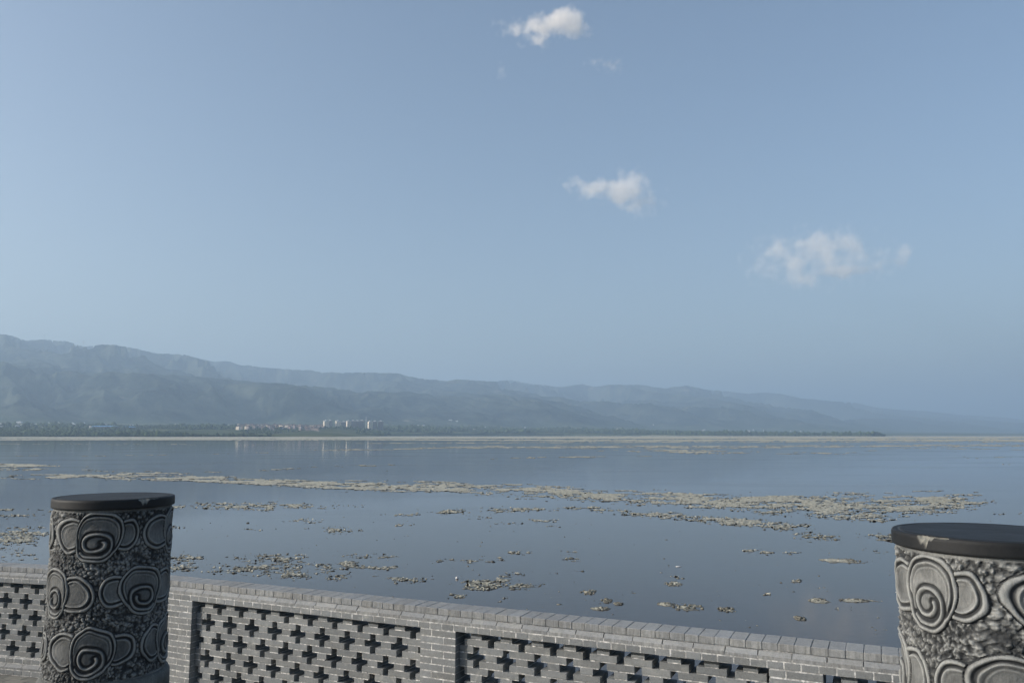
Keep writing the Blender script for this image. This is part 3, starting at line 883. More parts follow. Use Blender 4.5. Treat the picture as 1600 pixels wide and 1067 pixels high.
# ------------------------------------------------------------------ carved drum pillars
PR = 0.300
CAP_T = EYE - 0.33
CAP_H = 0.050
BODY_T = CAP_T - CAP_H
BODY_B = EYE - 1.232
BHH = BODY_T - BODY_B
def relief_tile(nc, nr):
    Wt = 2 * math.pi * PR / 4
    s = (np.arange(nc) + 0.5) / nc * Wt - Wt / 2
    z = np.linspace(0, BHH, nr)                # from the top downwards
    S, Zd = np.meshgrid(s, z)
    # rough stippled ground
    def lumps(sc, seed):
        per = max(1, round(Wt / sc))
        wob_ = np.sin((S / Wt + 0.5) * 2 * math.pi)  # keeps the seam closed
        x = (S / Wt + 0.5) * per + 0.8 * (fbm(Zd * 60, Zd * 0 + 3, seed + 7, 2) - 0.5); y = Zd / (Wt / per) + 1.0 * wob_ * (fbm(S * 70 + 30, Zd * 50, seed + 9, 2) - 0.5)
        best = np.full(S.shape, 9.0)
        ix = np.floor(x).astype(np.int64); iy = np.floor(y).astype(np.int64)
        for dx in (-1, 0, 1):
            for dy in (-1, 0, 1):
                cx = ix + dx; cy = iy + dy
                wx = np.mod(cx, per)
                jx = hsh(wx, cy, seed); jy = hsh(wx, cy, seed + 1)
                d = (x - cx - jx) ** 2 + (y - cy - jy) ** 2
                best = np.minimum(best, d)
        return np.sqrt(best)
    l1 = lumps(0.0185, 5); l2 = lumps(0.0095, 55)
    ground = 0.0100 * np.clip(1 - l1 * 1.35, 0, 1) ** 0.8 + 0.0035 * np.clip(1 - l2 * 1.3, 0, 1)
    ground = ground * np.clip(0.25 + 1.5 * fbm(S * 30 + 9, Zd * 30, 33, 3), 0.3, 1.5) + 0.0040 * (fbm(S * 150, Zd * 150, 34, 3, 0.7) - 0.5)
    per2 = 6
    xx = (S / Wt + 0.5) * per2
    big = 0.5 * (np.sin(xx * 2 * math.pi / per2 * 2 + Zd * 40) * 0.5 + 0.5) + 0.5 * hsh(np.zeros(1, dtype=np.int64), np.zeros(1, dtype=np.int64), 3)
    ground = ground + 0.002 * big
    top_h = ground.copy()
    lvl = np.clip(ground / 0.0135, 0, 1) ** 1.7 * 1.05 * np.clip(0.35 + 1.1 * fbm(S * 22 + 40, Zd * 22, 66, 3), 0, 1)       # how pale the stone is, higher on lump tops
    sdfbest = np.full(S.shape, 1e3)
    def prof(d, third, rv):
        """d: metres inside the outline"""
        base = 0.013 * sstep(-0.001, 0.0045, d)
        rim = 0.0048 * rv * np.exp(-((d - 0.0105) / 0.0058) ** 2)
        groove = -0.0062 * np.exp(-((d - 0.0215) / 0.0042) ** 2)
        rim2 = 0.0040 * rv * np.exp(-((d - 0.0290) / 0.0030) ** 2)
        dish = -0.0030 * sstep(0.033, 0.055, d)
        h = base + rim + groove + rim2 + dish
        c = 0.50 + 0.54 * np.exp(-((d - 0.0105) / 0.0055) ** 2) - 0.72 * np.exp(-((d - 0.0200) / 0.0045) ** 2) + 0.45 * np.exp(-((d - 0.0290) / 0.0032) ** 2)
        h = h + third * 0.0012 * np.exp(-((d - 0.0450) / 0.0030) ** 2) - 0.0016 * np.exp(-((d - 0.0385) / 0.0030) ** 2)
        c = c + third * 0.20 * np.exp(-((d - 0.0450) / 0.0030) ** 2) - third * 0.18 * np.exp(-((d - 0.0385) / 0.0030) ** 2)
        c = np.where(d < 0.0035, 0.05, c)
        return h, c
    rows = [0.134, 0.134 + 0.281, 0.134 + 0.562]
    for ri, zr in enumerate(rows):
        for shift in ((0,) if ri % 2 == 0 else (-0.5, 0.5)):
            for wrap in (-1, 0, 1):
                if shift and wrap == (1 if shift > 0 else -1): pass
                sx = (shift + wrap) * Wt
                if shift == 0.5 and wrap != 0: continue
                if shift == -0.5 and wrap != 0: continue
                mir = 1 if ri % 2 == 0 else -1
                X = (S - sx) * mir / 1.04; Y = -(Zd - zr) / 1.07
                pc = (S / Wt) * 2 * math.pi
                wx_ = 0.5 * np.sin(2 * pc + Zd * 11 + 1.3) + 0.3 * np.sin(3 * pc - Zd * 23 + 0.4) + 0.12 * np.sin(7 * pc + Zd * 47)
                wy_ = 0.5 * np.sin(pc - Zd * 13 + 2.1) + 0.3 * np.sin(4 * pc + Zd * 19 + 1.0) + 0.12 * np.sin(6 * pc - Zd * 53)
                rimv = 1.0 + 0.30 * np.sin(2 * pc + Zd * 31) * np.sin(3 * pc - Zd * 17 + 1) + 0.12 * np.sin(11 * pc + Zd * 60)
                X = X + 0.0075 * wx_; Y = Y + 0.0075 * wy_
                dd1 = 0.112 - np.hypot(X / 1.04, Y - 0.014)
                dd2 = 0.090 - np.hypot(X + 0.010, Y + 0.036)
                dc = np.maximum(dd1, dd2)
                dl = 0.085 - np.hypot((X + 0.134) / 1.12, (Y - 0.004) * 0.96)
                dr = 0.074 - np.hypot((X - 0.124) / 1.18, (Y - 0.008) * 0.96)
                dlob = np.maximum(dl, dr)
                h1, c1 = prof(dlob, 0.0, rimv); h2, c2 = prof(dc, 1.0, rimv)
                m1 = (dlob > 0) & (dc <= 0.0); m2 = dc > 0
                top_h = np.where(m1, h1, top_h); lvl = np.where(m1, c1, lvl)
                # the dome's own inner rim dies out towards the scroll
                ph = np.linspace(0, 2 * math.pi * 1.45, 110); q = np.linspace(0, 1, 110)
                rr = 0.071 - 0.043 * q ** 0.9
                a_ = R(215) + ph
                spx = -0.008 + rr * np.cos(a_); spy = -0.034 + rr * np.sin(a_)
                reg = m2
                Xr = X[reg][:, None]; Yr = Y[reg][:, None]
                if Xr.size:
                    dd = np.full(Xr.shape[0], 1.0)
                    for a0 in range(0, 110, 22):
                        dd = np.minimum(dd, np.hypot(Xr - spx[None, a0:a0 + 22], Yr - spy[None, a0:a0 + 22]).min(axis=1))
                    best = np.full(X.shape, 1.0); best[reg] = dd
                    inside = sstep(0.016, 0.024, dc)
                    scroll = sstep(0.016, 0.006, np.hypot(X + 0.008, Y + 0.034) - 0.066)
                    flat = 0.011 + 0.0038 * sstep(0.09, 0.02, np.hypot(X + 0.008, Y + 0.034))
                    cflat = 0.50 + 0 * X
                    h2 = h2 * (1 - scroll * inside) + flat * scroll * inside
                    c2 = c2 * (1 - scroll * inside) + cflat * scroll * inside
                    h2 = h2 + (0.0058 * rimv * np.exp(-(best / 0.0050) ** 2) - 0.0070 * np.exp(-((best - 0.0120) / 0.0046) ** 2)) * inside
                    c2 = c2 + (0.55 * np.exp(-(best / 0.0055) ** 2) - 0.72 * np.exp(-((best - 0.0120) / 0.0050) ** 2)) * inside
                top_h = np.where(m2, h2, top_h); lvl = np.where(m2, c2, lvl)
    # plain fillets at both ends
    e1 = sstep(0.016, 0.010, Zd); e2 = sstep(BHH - 0.016, BHH - 0.008, Zd)
    e = np.maximum(e1, e2)
    top_h = top_h * (1 - e) + 0.008 * e; lvl = lvl * (1 - e) + 0.6 * e
    return top_h, lvl, z
NCT, NR = 236, 400
th_, lv_, zd_ = relief_tile(NCT, NR)
hh = np.tile(th_, (1, 4)); ll = np.tile(lv_, (1, 4))
# hand carving: break the repeat between the four quarters
ncf = NCT * 4
angf = np.arange(ncf) / ncf * 2 * math.pi
A_, Z_ = np.meshgrid(angf, zd_)
wob = (fbm(np.cos(A_) * 2.2 + 5, np.sin(A_) * 2.2 + Z_ * 3, 91, 3) - 0.5)
shiftc = np.round(wob * 26).astype(int)
ri = np.clip(np.arange(NR)[:, None] + np.round((fbm(np.cos(A_) * 2 + 9, np.sin(A_) * 2 + Z_ * 3 + 4, 95, 3) - 0.5) * 20).astype(int) * 0, 0, NR - 1)
wobs = (fbm(np.cos(A_) * 2.2 + 5, np.sin(A_) * 2.2 + Z_ * 3, 91, 2) - 0.5) * 30
cols = (np.arange(ncf)[None, :] + wobs)
c0 = np.floor(cols).astype(int); fr = cols - c0
hh = hh[np.arange(NR)[:, None], c0 % ncf] * (1 - fr) + hh[np.arange(NR)[:, None], (c0 + 1) % ncf] * fr
ll = ll[np.arange(NR)[:, None], c0 % ncf] * (1 - fr) + ll[np.arange(NR)[:, None], (c0 + 1) % ncf] * fr
hh = hh + (fbm(np.cos(A_) * 9, np.sin(A_) * 9 + Z_ * 30, 71, 4) - 0.5) * 0.0035
RAD = PR - 0.021 + hh + 0.004 * sstep(0.55, 0.80, Z_)
Vb = np.stack([RAD * np.cos(A_), RAD * np.sin(A_), BODY_T - TZ - Z_], -1).reshape(-1, 3)
Fb = grid_faces(NR, ncf, wrap=True)[:, ::-1]
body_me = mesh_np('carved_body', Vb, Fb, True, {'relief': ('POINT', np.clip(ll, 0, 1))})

def lathe(profile, seg=128, fn=None, name='lathe', attr=None, smooth=True):
    V, at_ = [], []
    for (r, z) in profile:
        for k_ in range(seg):
            a = 2 * math.pi * k_ / seg
            rr, zz, ch = r, z, 0.0
            if fn: rr, zz, ch = fn(r, z, a)
            V.append((rr * math.cos(a), rr * math.sin(a), zz)); at_.append(ch)
    Fq = grid_faces(len(profile), seg, wrap=True)
    me = mesh_np(name, V, Fq, smooth, {attr: ('POINT', at_)} if attr else None)
    return me

def cap_mesh(chip_a, chip2):
    z0 = BODY_T - TZ; z1 = CAP_T - TZ
    prof = [(0.0005, z0 + .002), (0.285, z0 + 0.002), (0.2975, z0 + 0.001), (0.3005, z0 + 0.004)]
    for t in np.linspace(0.1, 0.9, 10): prof.append((0.301, z0 + 0.004 + (CAP_H - 0.012) * t))
    prof += [(0.3005, z1 - 0.0075), (0.299, z1 - 0.004), (0.2975, z1 - 0.0012), (0.2955, z1), (0.293, z1 + .0002), (0.288, z1 + 0.0002), (0.283, z1), (0.2795, z1 - 0.0012), (0.2775, z1 - 0.0034), (0.2755, z1 - 0.0034), (0.2735, z1 - 0.0006), (0.268, z1 + .0004)]
    for r in np.linspace(0.262, 0.0, 40): prof.append((max(r, 0.0005), z1 + 0.0004))
    def fn(r, z, a):
        ch = 0.0
        for (ca, wa, dep, reach) in ((chip_a, 0.12, 0.042, 0.030), (chip2, 0.022, 0.008, 0.008), (chip_a + 0.20, 0.17, 0.0055, 0.010)):
            da = (a - ca + math.pi) % (2 * math.pi) - math.pi
            jag = 0.8 + 0.35 * math.sin(a * 29 + 1) * math.sin(a * 53)
            q = max(0.0, 1 - abs(da) / wa) * jag
            if q > 0 and r > 0.25:
                fromtop = z1 - z; lim = dep * q
                if fromtop < lim * 1.3 and r > 0.301 - reach * q * 1.2:
                    k_ = min(1.0, (lim * 1.3 - fromtop) / (lim * 1.3 + 1e-6))
                    r -= 0.016 * q * k_; z -= lim * 0.45 * k_ * (1 if r > 0.285 else 0.3)
                    ch = max(ch, min(1, 1.6 * k_))
        ch = max(ch, 0.75 * max(0, math.sin(a * 5 + 1.3 * math.sin(a * 3))) * (1 if 0.2735 < r < 0.281 else 0))
        return r, z, ch
    return lathe(prof, 720, fn, 'cap', 'chip')

def pillar(cx, cy, rot, cap_rot, chip2, label, shade):
    root = empty('carved_pillar', (cx, cy, TZ), 0)
    tag(root, label, 'pillar', 'carved drum pillars on the terrace edge')
    b = link('carved_body', body_me, root, M_STONE); b.rotation_euler = (0, 0, rot); b.color = (shade, shade, shade * 1.03, 1)  # stone colour multiplied down on the left drum to deepen its shade
    link('cap', cap_mesh(cap_rot, chip2), root, M_CAP)
    zb = BODY_B - TZ
    seg = 160
    pr = [(0.27, zb + 0.004), (0.292, zb + 0.003), (0.300, zb + 0.000), (0.309, zb - 0.008), (0.315, zb - 0.022), (0.316, zb - 0.05), (0.317, zb - 0.10), (0.312, zb - 0.115), (0.330, zb - 0.125), (0.34, zb - 0.15), (0.342, zb - 0.26), (0.342, 0.12)]
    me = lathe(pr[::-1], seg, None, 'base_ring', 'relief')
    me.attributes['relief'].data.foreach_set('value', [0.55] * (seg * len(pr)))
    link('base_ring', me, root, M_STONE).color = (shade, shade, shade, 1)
    pl = bbox_mesh('plinth', 0.74, 0.74, 0.125, 0.012)
    if not pl.materials: pl.materials.append(M_PAVE)
    p_ = link('plinth', pl, root); p_.location = (-0.37 * math.cos(TH) - 0.37 * math.sin(TH), 0.37 * math.sin(TH) - 0.37 * math.cos(TH), 0); p_.rotation_euler = (0, 0, -TH)
    return root
PL = (-2.150, 4.40); PRR = (1.632, 2.80)
def facing(P): return math.atan2(-P[1], -P[0])          # angle of the side that faces the camera
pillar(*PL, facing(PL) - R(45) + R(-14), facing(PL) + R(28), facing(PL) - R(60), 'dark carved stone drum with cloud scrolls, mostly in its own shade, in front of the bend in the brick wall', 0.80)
pillar(*PRR, facing(PRR) - R(45) + R(52), facing(PRR) - R(37), facing(PRR) + R(95), 'sunlit carved stone drum with cloud scrolls and a chipped dark cap, cut off by the edge of the view', 1.0)

# ------------------------------------------------------------------ far shore: tree belt, houses, towers
def mk_tree():
    n = N('belt_foliage'); t = n.attr('tone')
    c = n.mix(t, (0.020, 0.034, 0.018), (0.070, 0.095, 0.042))
    return n.bsdf(c, 1.0, spec=0.1)
M_TREE = mk_tree()
def build_belt():
    it = []
    for px in np.arange(-150, 1380, 0.55):
        u = (px - 800) / F
        D0 = float(shoreD(np.array([u]))[0])
        dens = 1.0 if px < 1250 else 0.75
        dep = np.interp(px, [0, 600, 1000, 1380], [1200, 1500, 900, 200])
        for j in range(9):
            if random.random() > dens: continue
            q = random.random() ** 1.5
            D = D0 + 40 + q * dep
            X = u * D + random.uniform(-2, 2)
            gap = fbm(np.array([X / 260.0]), np.array([D / 420.0]), 8, 3)[0]
            if gap < 0.40: continue
            s = random.uniform(2.6, 6.0) * (1.0 if px < 1200 else 1.0) * (1.5 if random.random() < 0.1 else 1) * np.interp(gap, [0.4, 0.6], [0.6, 1.15])
            if px > 600: s *= 1.25
            z = land_z(X, D)
            it.append((X, D, z + s * 0.7, s * random.uniform(.8, 1.4), s * random.uniform(.8, 1.4), s * random.uniform(.8, 1.5), min(1, max(0, gap * 1.2 - 0.3 + random.uniform(-.35, .4)))))
    print('belt', len(it))
    me = joined_blobs('tree_belt', it, M_TREE, sub=1, jit=0.4)
    o = link('tree_belt', me, None, M_TREE)
    tag(o, 'far off belt of scrub and trees along the far shore', 'trees', kind='stuff')
build_belt()

M_CREAM = simple('cream_render', (0.66, 0.58, 0.46), 0.85, 0.1, 0.2)
M_WHITE = simple('white_render', (0.55, 0.55, 0.54), 0.85, 0.08, 0.2)
M_GREYW = simple('grey_and_shaded_render', (0.13, 0.125, 0.14), 0.85, 0.1, 0.2)
M_PINK = simple('pink_brick_render', (0.36, 0.27, 0.25), 0.85, 0.15, 0.2)
M_GREYP = simple('greyish_pink_render', (0.30, 0.25, 0.24), 0.85, 0.15, 0.2)
M_DUST = simple('dusty_render', (0.24, 0.19, 0.17), 0.85, 0.15, 0.2)
M_ROOF = simple('brown_tile_roof', (0.11, 0.075, 0.065), 0.9, 0.2, 0.3)
M_BLUE = simple('blue_sheet_roof', (0.10, 0.26, 0.50), 0.5, 0.1, 0.2)
M_GLASS = simple('dark_glass', (0.05, 0.06, 0.07), 0.2, 0.1, 0.5, spec=0.6)
M_STEEL = simple('galvanised_steel', (0.35, 0.36, 0.37), 0.5, 0.1, 0.5)

def boxes_mesh(name, bs):
    bm = bmesh.new()
    for (x0, x1, y0, y1, z0, z1) in bs:
        r = bmesh.ops.create_cube(bm, size=1.0)
        for v in r['verts']: v.co = (x0 + (v.co.x + .5) * (x1 - x0), y0 + (v.co.y + .5) * (y1 - y0), z0 + (v.co.z + .5) * (z1 - z0))
    me = bpy.data.meshes.new(name); bm.to_mesh(me); bm.free()
    return me

TD = 3900.0
def tower(px, wpx, top_y, base_y, label, rot, cream, deep=0.9, D=TD):
    u = (px - 800) / F
    w = wpx * 1.12 / F * D
    zt = EYE + math.tan(math.atan((533.5 - top_y) / F) + PITCH) * D
    z0 = land_z(u * D, D)
    h = zt - z0
    root = empty('apartment_tower', (u * D, D, z0), rot)
    tag(root, label, 'tower block', 'apartment towers across the lake')
    dd = w * deep
    lm = M_CREAM if cream else M_GREYW  # towers other than cream have their shaded look put into the wall colour
    link('wall', boxes_mesh('wall', [(-w / 2, w / 2, -dd / 2, dd / 2, 0, h - 2.0), (-w / 2 - 0.4, -w * 0.1, -dd / 2 - 1.2, -dd / 2 + 1.0, 0, h - 2.5), (w * 0.12, w / 2 + 0.3, -dd / 2 - 1.0, -dd / 2 + 1.0, 0, h - 2.5)]), root, lm)
    link('parapet', boxes_mesh('parapet', [(-w / 2 - .6, w / 2 + .6, -dd / 2 - 1.6, dd / 2 + .6, h - 2.2, h - 1.0)]), root, M_WHITE)
    link('stair_head', boxes_mesh('stair_head', [(-w * .2, w * .2, -dd * .25, dd * .2, h - 1.0, h + 3.2)]), root, M_WHITE)
    fl = int(h / 3.1); bs = []
    for k_ in range(fl - 1):
        z = 1.2 + k_ * 3.1
        for cx in (-w * .42, -w * .22, w * .2, w * .42):
            bs.append((cx - .9, cx + .9, -dd / 2 - 1.28, -dd / 2 - 0.9, z, z + 1.5))
        for cy in (-dd * .2, dd * .2):
            bs.append((-w / 2 - .07, -w / 2 + .2, cy - .8, cy + .8, z, z + 1.5))
    link('window_glazing', boxes_mesh('window_glazing', bs), root, M_GLASS)['kind'] = 'stuff'
    return root

tw = [(511, 6.5, 657.2, 'cream tower standing first in the row, nearest the village', True), (516.8, 6, 656.5, 'shaded grey tower with a white roof head directly beside the first cream tower', False),
      (529.5, 6, 657.2, 'cream tower set apart after the first pair, with a low block at its foot', True), (538.5, 6, 658.5, 'lower shaded grey tower between the two middle cream towers', False),
      (546, 5.5, 657.3, 'cream tower in the middle of the row, closely backed by grey ones', True), (552.5, 6, 656.8, 'shaded grey tower just right of the middle cream tower', False),
      (559.5, 6, 657, 'blue grey tower in the long shaded run, second after the middle cream one', False), (566.5, 6.5, 656.6, 'shaded tower with a white roof edge just left of the thin mast', False),
      (579.5, 5.5, 658.2, 'cream tower right of the thin mast, last cream one in the row', True), (586.5, 6, 657.8, 'shaded grey tower directly right of the last cream one', False), (596, 7, 657.8, 'shaded grey tower at the far end of the row', False)]
for px, w_, ty, lab, cr in tw:
    tower(px, w_, ty, 671, lab, R(30) if cr else R(2), cr, D=TD + (0 if cr else 60) + random.uniform(-30, 30))

def place_px(px, D, name, label, cat, group=None):
    u = (px - 800) / F
    o = empty(name, (u * D, D, land_z(u * D, D)), random.uniform(-.5, .5))
    tag(o, label, cat, group); return o

ms = place_px(573, 3850, 'radio_mast', 'thin pale mast rising above the grey towers', 'mast')
zt = EYE + math.tan(math.atan((533.5 - 651) / F) + PITCH) * 3850 - ms.location.z
link('shaft', boxes_mesh('shaft', [(-.7, .7, -.7, .7, 0, zt)]), ms, M_WHITE)
link('platform', boxes_mesh('platform', [(-1.6, 1.6, -1.6, 1.6, zt * .45, zt * .45 + 1)]), ms, M_WHITE)
link('platform', boxes_mesh('platform', [(-1.2, 1.2, -1.2, 1.2, zt * .8, zt * .8 + .8)]), ms, M_WHITE)

# village houses: each a walled box with a hipped roof
def hip_mesh(w, d, h, o=0.5):
    V = [(-w / 2 - o, -d / 2 - o, 0), (w / 2 + o, -d / 2 - o, 0), (w / 2 + o, d / 2 + o, 0), (-w / 2 - o, d / 2 + o, 0), (-w / 2 + d / 2.5, 0, h), (w / 2 - d / 2.5, 0, h)]
    me = bpy.data.meshes.new('roof'); me.from_pydata(V, [], [(0, 1, 5, 4), (1, 2, 5), (2, 3, 4, 5), (3, 0, 4), (3, 2, 1, 0)])
    return me
hv_ = []
for i in range(4):
    w_, d_, h_ = [(13, 10, 10), (16, 11, 13), (12, 10, 15), (18, 11, 10)][i]
    wm_ = boxes_mesh('wall', [(-w_ / 2, w_ / 2, -d_ / 2, d_ / 2, -1, h_)])
    wn_ = boxes_mesh('window', [(x - .8, x + .8, -d_ / 2 - .05, -d_ / 2 + .3, z, z + 1.6) for x in np.linspace(-w_ * .35, w_ * .35, 4) for z in (1.2, 4.4) + ((7.6,) if h_ > 9 else ())])
    rf_ = hip_mesh(w_, d_, 3.2)
    wm_.materials.append((M_PINK, M_CREAM, M_GREYP, M_DUST)[i]); wn_.materials.append(M_GLASS); rf_.materials.append(M_ROOF)
    hv_.append((wm_, wn_, rf_, h_))
def house(px, D, v, z_up=0.0, label='brown roofed house packed into the lakeside village beside the towers', group='houses in the lakeside village', zmode=None):
    o = place_px(px, D, 'village_house', label, 'house', group)
    if z_up: o.location.z += z_up
    wm_, wn_, rf_, h_ = hv_[v]
    link('wall', wm_, o); link('window', wn_, o)['kind'] = 'stuff'; r_ = link('roof', rf_, o); r_.location = (0, 0, h_)
    return o
for i in range(100):
    px = 375 + 132 * (i + random.uniform(-.4, .4)) / 100
    D = random.uniform(3150, 3950)
    v_ = random.randrange(4)
    house(px, D, v_, 0, ('pink walled house with brown roof in the lakeside village by the towers', 'cream walled house with brown roof in the lakeside village by the towers',
                         'narrow greyish pink house, taller than most, in the lakeside village by the towers', 'long dusty brown house with low roof in the lakeside village by the towers')[v_],
          ('pink houses in the lakeside village', 'cream houses in the lakeside village', 'narrow tall houses in the lakeside village', 'long brown houses in the lakeside village')[v_])

# white sheds and farm buildings scattered on the fan below the hills
ws = [boxes_mesh('wall', [(-a / 2, a / 2, -b / 2, b / 2, -1.5, c)]) for a, b, c in ((16, 10, 7), (26, 12, 6), (12, 12, 10), (9, 8, 12))]
for m_ in ws: m_.materials.append(M_WHITE)
rs = [hip_mesh(a, b, 2.5) for a, b in ((16, 10), (26, 12), (12, 12), (9, 8))]
for i, m_ in enumerate(rs): m_.materials.append(M_WHITE if i % 2 else M_GREYW)
for i in range(62):
    px = random.choice([random.uniform(-40, 380), random.uniform(-40, 200), random.uniform(600, 1250)])
    D = np.interp(px, [0, 600, 1250], [3200, 5000, 8000]) * random.uniform(.85, 1.3)
    for _t in range(12):
        uu = (px - 800) / F; zz_ = land_z(uu * D, D)
        if (zz_ - EYE) / D * F < 24: break
        D *= 0.94
    o = None
    v = random.randrange(4)
    o = place_px(px, float(D), 'farm_building', ('small pale building with low grey roof on the slope between lake and hills', 'long pale shed with low roof on the slope between lake and hills', 'boxy pale building with grey roof on the slope between lake and hills', 'narrow tall pale building on the slope between lake and hills')[v], 'building', ('small pale buildings below the hills', 'long pale sheds below the hills', 'boxy pale buildings below the hills', 'narrow pale buildings below the hills')[v])
    link('wall', ws[v], o); r_ = link('roof', rs[v], o); r_.location = (0, 0, (7, 6, 10, 12)[v])

o = place_px(166, 3050, 'factory_shed', 'very long blue roofed shed behind the shore trees, left of the village', 'shed')
o.rotation_euler = (0, 0, 0.02)
link('wall', boxes_mesh('wall', [(-48, 48, -12, 12, -2, 11)]), o, M_GREYW)
rf_ = hip_mesh(97, 25, 3.0); r_ = link('roof', rf_, o, M_BLUE); r_.location = (0, 0, 11)
o = place_px(205, 3150, 'factory_shed', 'shorter bright blue roofed shed between the long blue one and the village', 'shed')
o.rotation_euler = (0, 0, -0.05)
link('wall', boxes_mesh('wall', [(-22, 22, -10, 10, -2, 7)]), o, M_BLUE)
rf_ = hip_mesh(45, 21, 2.5); r_ = link('roof', rf_, o, M_BLUE); r_.location = (0, 0, 7)
o = place_px(145.5, 3000, 'water_tower', 'bright white stubby tower glinting at the end of the long blue shed', 'tower')
link('tank', lathe([(0.1, 0), (4.6, 0), (4.8, 12.0), (4.0, 14), (0.1, 14.6)], 20, None, 'tank'), o, M_WHITE)
link('collar', lathe([(5.1, 10.5), (5.1, 11.2)], 20, None, 'collar'), o, M_CREAM)

# transmission pylons on the ridge
def pylon(px, label):
    u = (px - 800) / F
    i = int(np.searchsorted(HU, u)); r_ = int(np.argmax((HZ[:, i] - EYE) / HD[:, i])); D = HD[r_, i]
    root = empty('transmission_pylon', (u * D, D, HZ[r_, i] - 4), 0.3); tag(root, label, 'pylon', 'pylons on the hill crest')
    H = 62
    bs = []
    bm = bmesh.new()
    def bar(p, q, r):
        p = Vector(p); q = Vector(q); d = q - p
        m = Matrix.Translation((p + q) / 2) @ d.to_track_quat('Z', 'Y').to_matrix().to_4x4()
        bmesh.ops.create_cube(bm, size=1.0, matrix=m @ Matrix.Diagonal((r, r, d.length, 1)))
    for sx in (-1, 1):
        for sy in (-1, 1):
            bar((sx * 5, sy * 5, 0), (sx * .8, sy * .8, H), .5)
            for k_ in range(6):
                a0 = k_ / 6; a1 = (k_ + 1) / 6
                f0 = 5 - 4.2 * a0; f1 = 5 - 4.2 * a1
                bar((sx * f0, sy * f0, H * a0), (-sx * f1, sy * f1, H * a1), .3)
    me = bpy.data.meshes.new('frame'); bm.to_mesh(me); bm.free(); link('frame', me, root, M_STEEL)
    bm = bmesh.new()
    for z in (.68, .82, .95): bar((-11, 0, H * z), (11, 0, H * z), .8)
    me = bpy.data.meshes.new('cross_arm'); bm.to_mesh(me); bm.free(); link('cross_arm', me, root, M_STEEL)
pylon(64, 'faint lattice pylon on the crest nearest the high end of the ridge')
pylon(126, 'faint lattice pylon standing in the shallow saddle of the ridge')

# two small white floating things
def floater(px, py, name, label, r, sq):
    c = pix(px, py, -EYE)
    V0, F0 = ico(2)
    me = mesh_np(name, V0 * np.array(sq) * r, F0, True)
    o = link(name, me, None, M_WHITE); o.location = (float(c[0]), float(c[1]), r * sq[2] * 0.5)
    return tag(o, label, 'litter')
floater(714, 904, 'float', 'small round white float bobbing in open water beyond the coping', 0.075, (1, 1, 1))
floater(1060, 885, 'plastic_scrap', 'thin flat white scrap of litter lying on still water', 0.16, (1, .6, .16))

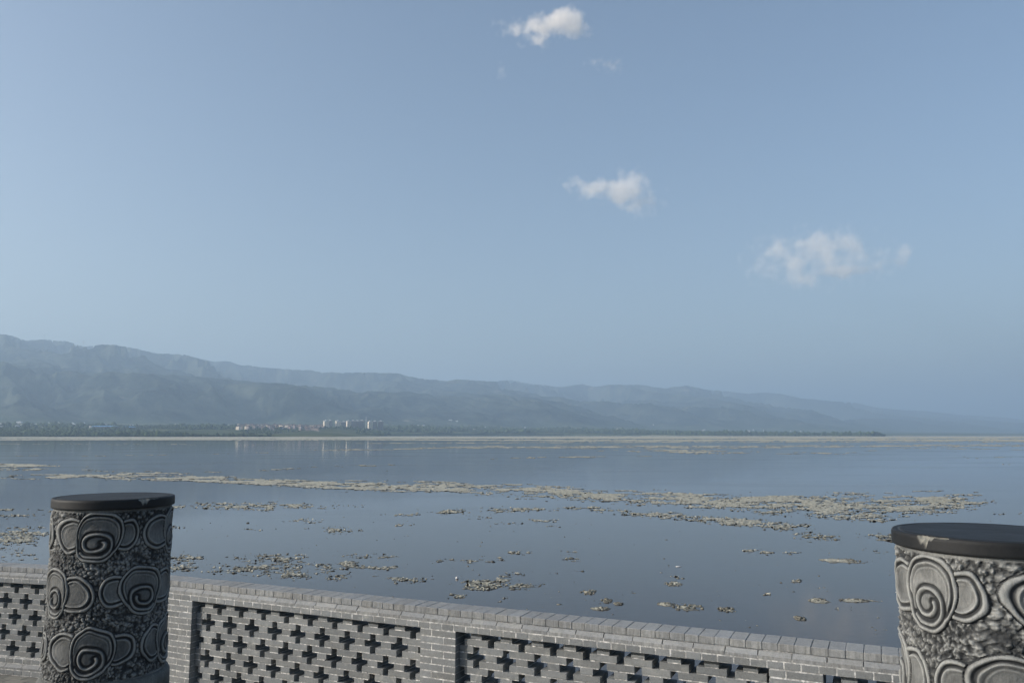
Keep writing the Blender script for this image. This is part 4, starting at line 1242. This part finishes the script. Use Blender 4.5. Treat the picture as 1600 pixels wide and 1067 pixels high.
# ------------------------------------------------------------------ clouds: real volumes above the haze
def cloud(name_label, blobs, D, dens, seed, nscale=0.62, base_alt=None):
    """blobs: (photo x, photo y, radius x px, radius y px, weight)"""
    cs = []
    for (x, y, rx, ry, w_) in blobs:
        a = (x - 800) / F; b = (533.5 - y) / F
        r = np.array([a, math.cos(PITCH) - b * math.sin(PITCH), math.sin(PITCH) + b * math.cos(PITCH)])
        P_ = r * (D / r[1]); P_[2] += EYE
        dist = D
        cs.append((P_, rx / F * dist, ry / F * dist, w_))
    pts = np.array([c[0] for c in cs]); 
    ctr = pts.mean(axis=0)
    ext = np.max([np.abs(c[0] - ctr) + 1.5 * np.array([c[1], max(c[1], c[2]) * .8, c[2]]) for c in cs], axis=0)
    bm = bmesh.new(); bmesh.ops.create_icosphere(bm, subdivisions=3, radius=1.0)
    for v in bm.verts:
        # superellipsoid box so the blobs stay inside
        q = Vector([math.copysign(abs(c_) ** 0.6, c_) for c_ in v.co]); v.co = Vector((q.x * ext[0] * 1.1, q.y * ext[1] * 1.1, q.z * ext[2] * 1.1))
    me = bpy.data.meshes.new('cloud'); bm.to_mesh(me); bm.free()
    o = link('cloud', me); o.location = tuple(map(float, ctr))
    n = N('cloud_vapour')
    p = n.coord('Object')
    mean_r = float(np.mean([c[2] for c in cs]))
    nz = n.node('ShaderNodeTexNoise'); nz.inputs['Scale'].default_value = 1.0 / (mean_r * 1.3); nz.inputs['Detail'].default_value = 5; nz.inputs['Roughness'].default_value = 0.56
    n.link(n.mapv(p, (1, 1, 1.0), (seed * 911.0, seed * 37.0, 0)), nz.inputs['Vector'])
    cur = None
    for (P_, rx, ry, w_) in cs:
        L_ = P_ - ctr
        mp = n.node('ShaderNodeMapping', vector_type='POINT')
        sx, sy, sz = 1 / rx, 1 / (max(rx, ry) * .8), 1 / ry
        mp.inputs['Scale'].default_value = (sx, sy, sz); mp.inputs['Location'].default_value = (-L_[0] * sx, -L_[1] * sy, -L_[2] * sz)
        n.link(p, mp.inputs[0])
        ln = n.node('ShaderNodeVectorMath', operation='LENGTH'); n.link(mp.outputs[0], ln.inputs[0])
        d_ = n.math('MULTIPLY', n.math('SUBTRACT', 1.0, ln.outputs['Value']), w_)
        cur = d_ if cur is None else n.math('SMOOTH_MAX', cur, d_, 0.3)
    v = n.math('ADD', cur, n.math('MULTIPLY', n.math('SUBTRACT', nz.outputs['Fac'], 0.5), nscale * 4))
    v = n.math('MULTIPLY', v, 1.6, clamp=True)
    v = n.math('POWER', v, 1.4)
    pv = n.node('ShaderNodeVolumePrincipled')
    pv.inputs['Color'].default_value = (0.96, 0.92, 0.87, 1)
    pv.inputs['Anisotropy'].default_value = 0.0
    n.link(n.math('MULTIPLY', v, dens * 0.85 / mean_r), pv.inputs['Density'])
    n.link(pv.outputs[0], n.out.inputs['Volume'])
    me.materials.append(n.m)
    tag(o, name_label, 'cloud', 'small clouds in the hazy sky')
    return o
cloud('small puffy white cloud highest in the sky, with a wispy tail', [(885, 33, 34, 24, 1.2), (900, 45, 24, 18, 1), (862, 40, 34, 17, .9), (838, 44, 26, 17, .8), (838, 62, 22, 12, .5), (806, 42, 26, 10, .5)], 4200, 0.9, 1)
cloud('small cloud shaped like a boat with one raised tip, halfway up the sky', [(975, 300, 42, 26, 1.2), (935, 294, 44, 14, .9), (903, 286, 22, 8, .6), (990, 282, 17, 20, .9), (968, 272, 9, 12, .6), (1000, 316, 34, 20, .6)], 6500, 0.55, 2)
cloud('lowest and broadest white cloud, ragged with grey gaps in it', [(1276, 382, 24, 20, 1.2), (1250, 382, 20, 10, .9), (1318, 384, 32, 20, .9), (1290, 402, 26, 14, .9), (1320, 422, 44, 13, 1.1), (1368, 414, 22, 12, .7), (1212, 392, 30, 22, .6), (1250, 434, 34, 14, .6), (1300, 404, 52, 24, .25), (1245, 408, 50, 26, .25)], 8200, 0.6, 3)
cloud('tiny faint puff of cloud beside the lowest broad cloud', [(1412, 396, 14, 18, .8), (1402, 410, 20, 10, .5)], 8300, 0.4, 4)
cloud('barely visible wisp of cloud under the tail of the highest cloud', [(783, 111, 10, 12, .7)], 4300, 0.16, 5)
cloud('thin streak of cloud drifting below the highest puffy cloud', [(955, 103, 22, 10, .6), (930, 98, 14, 6, .4)], 4300, 0.15, 6)
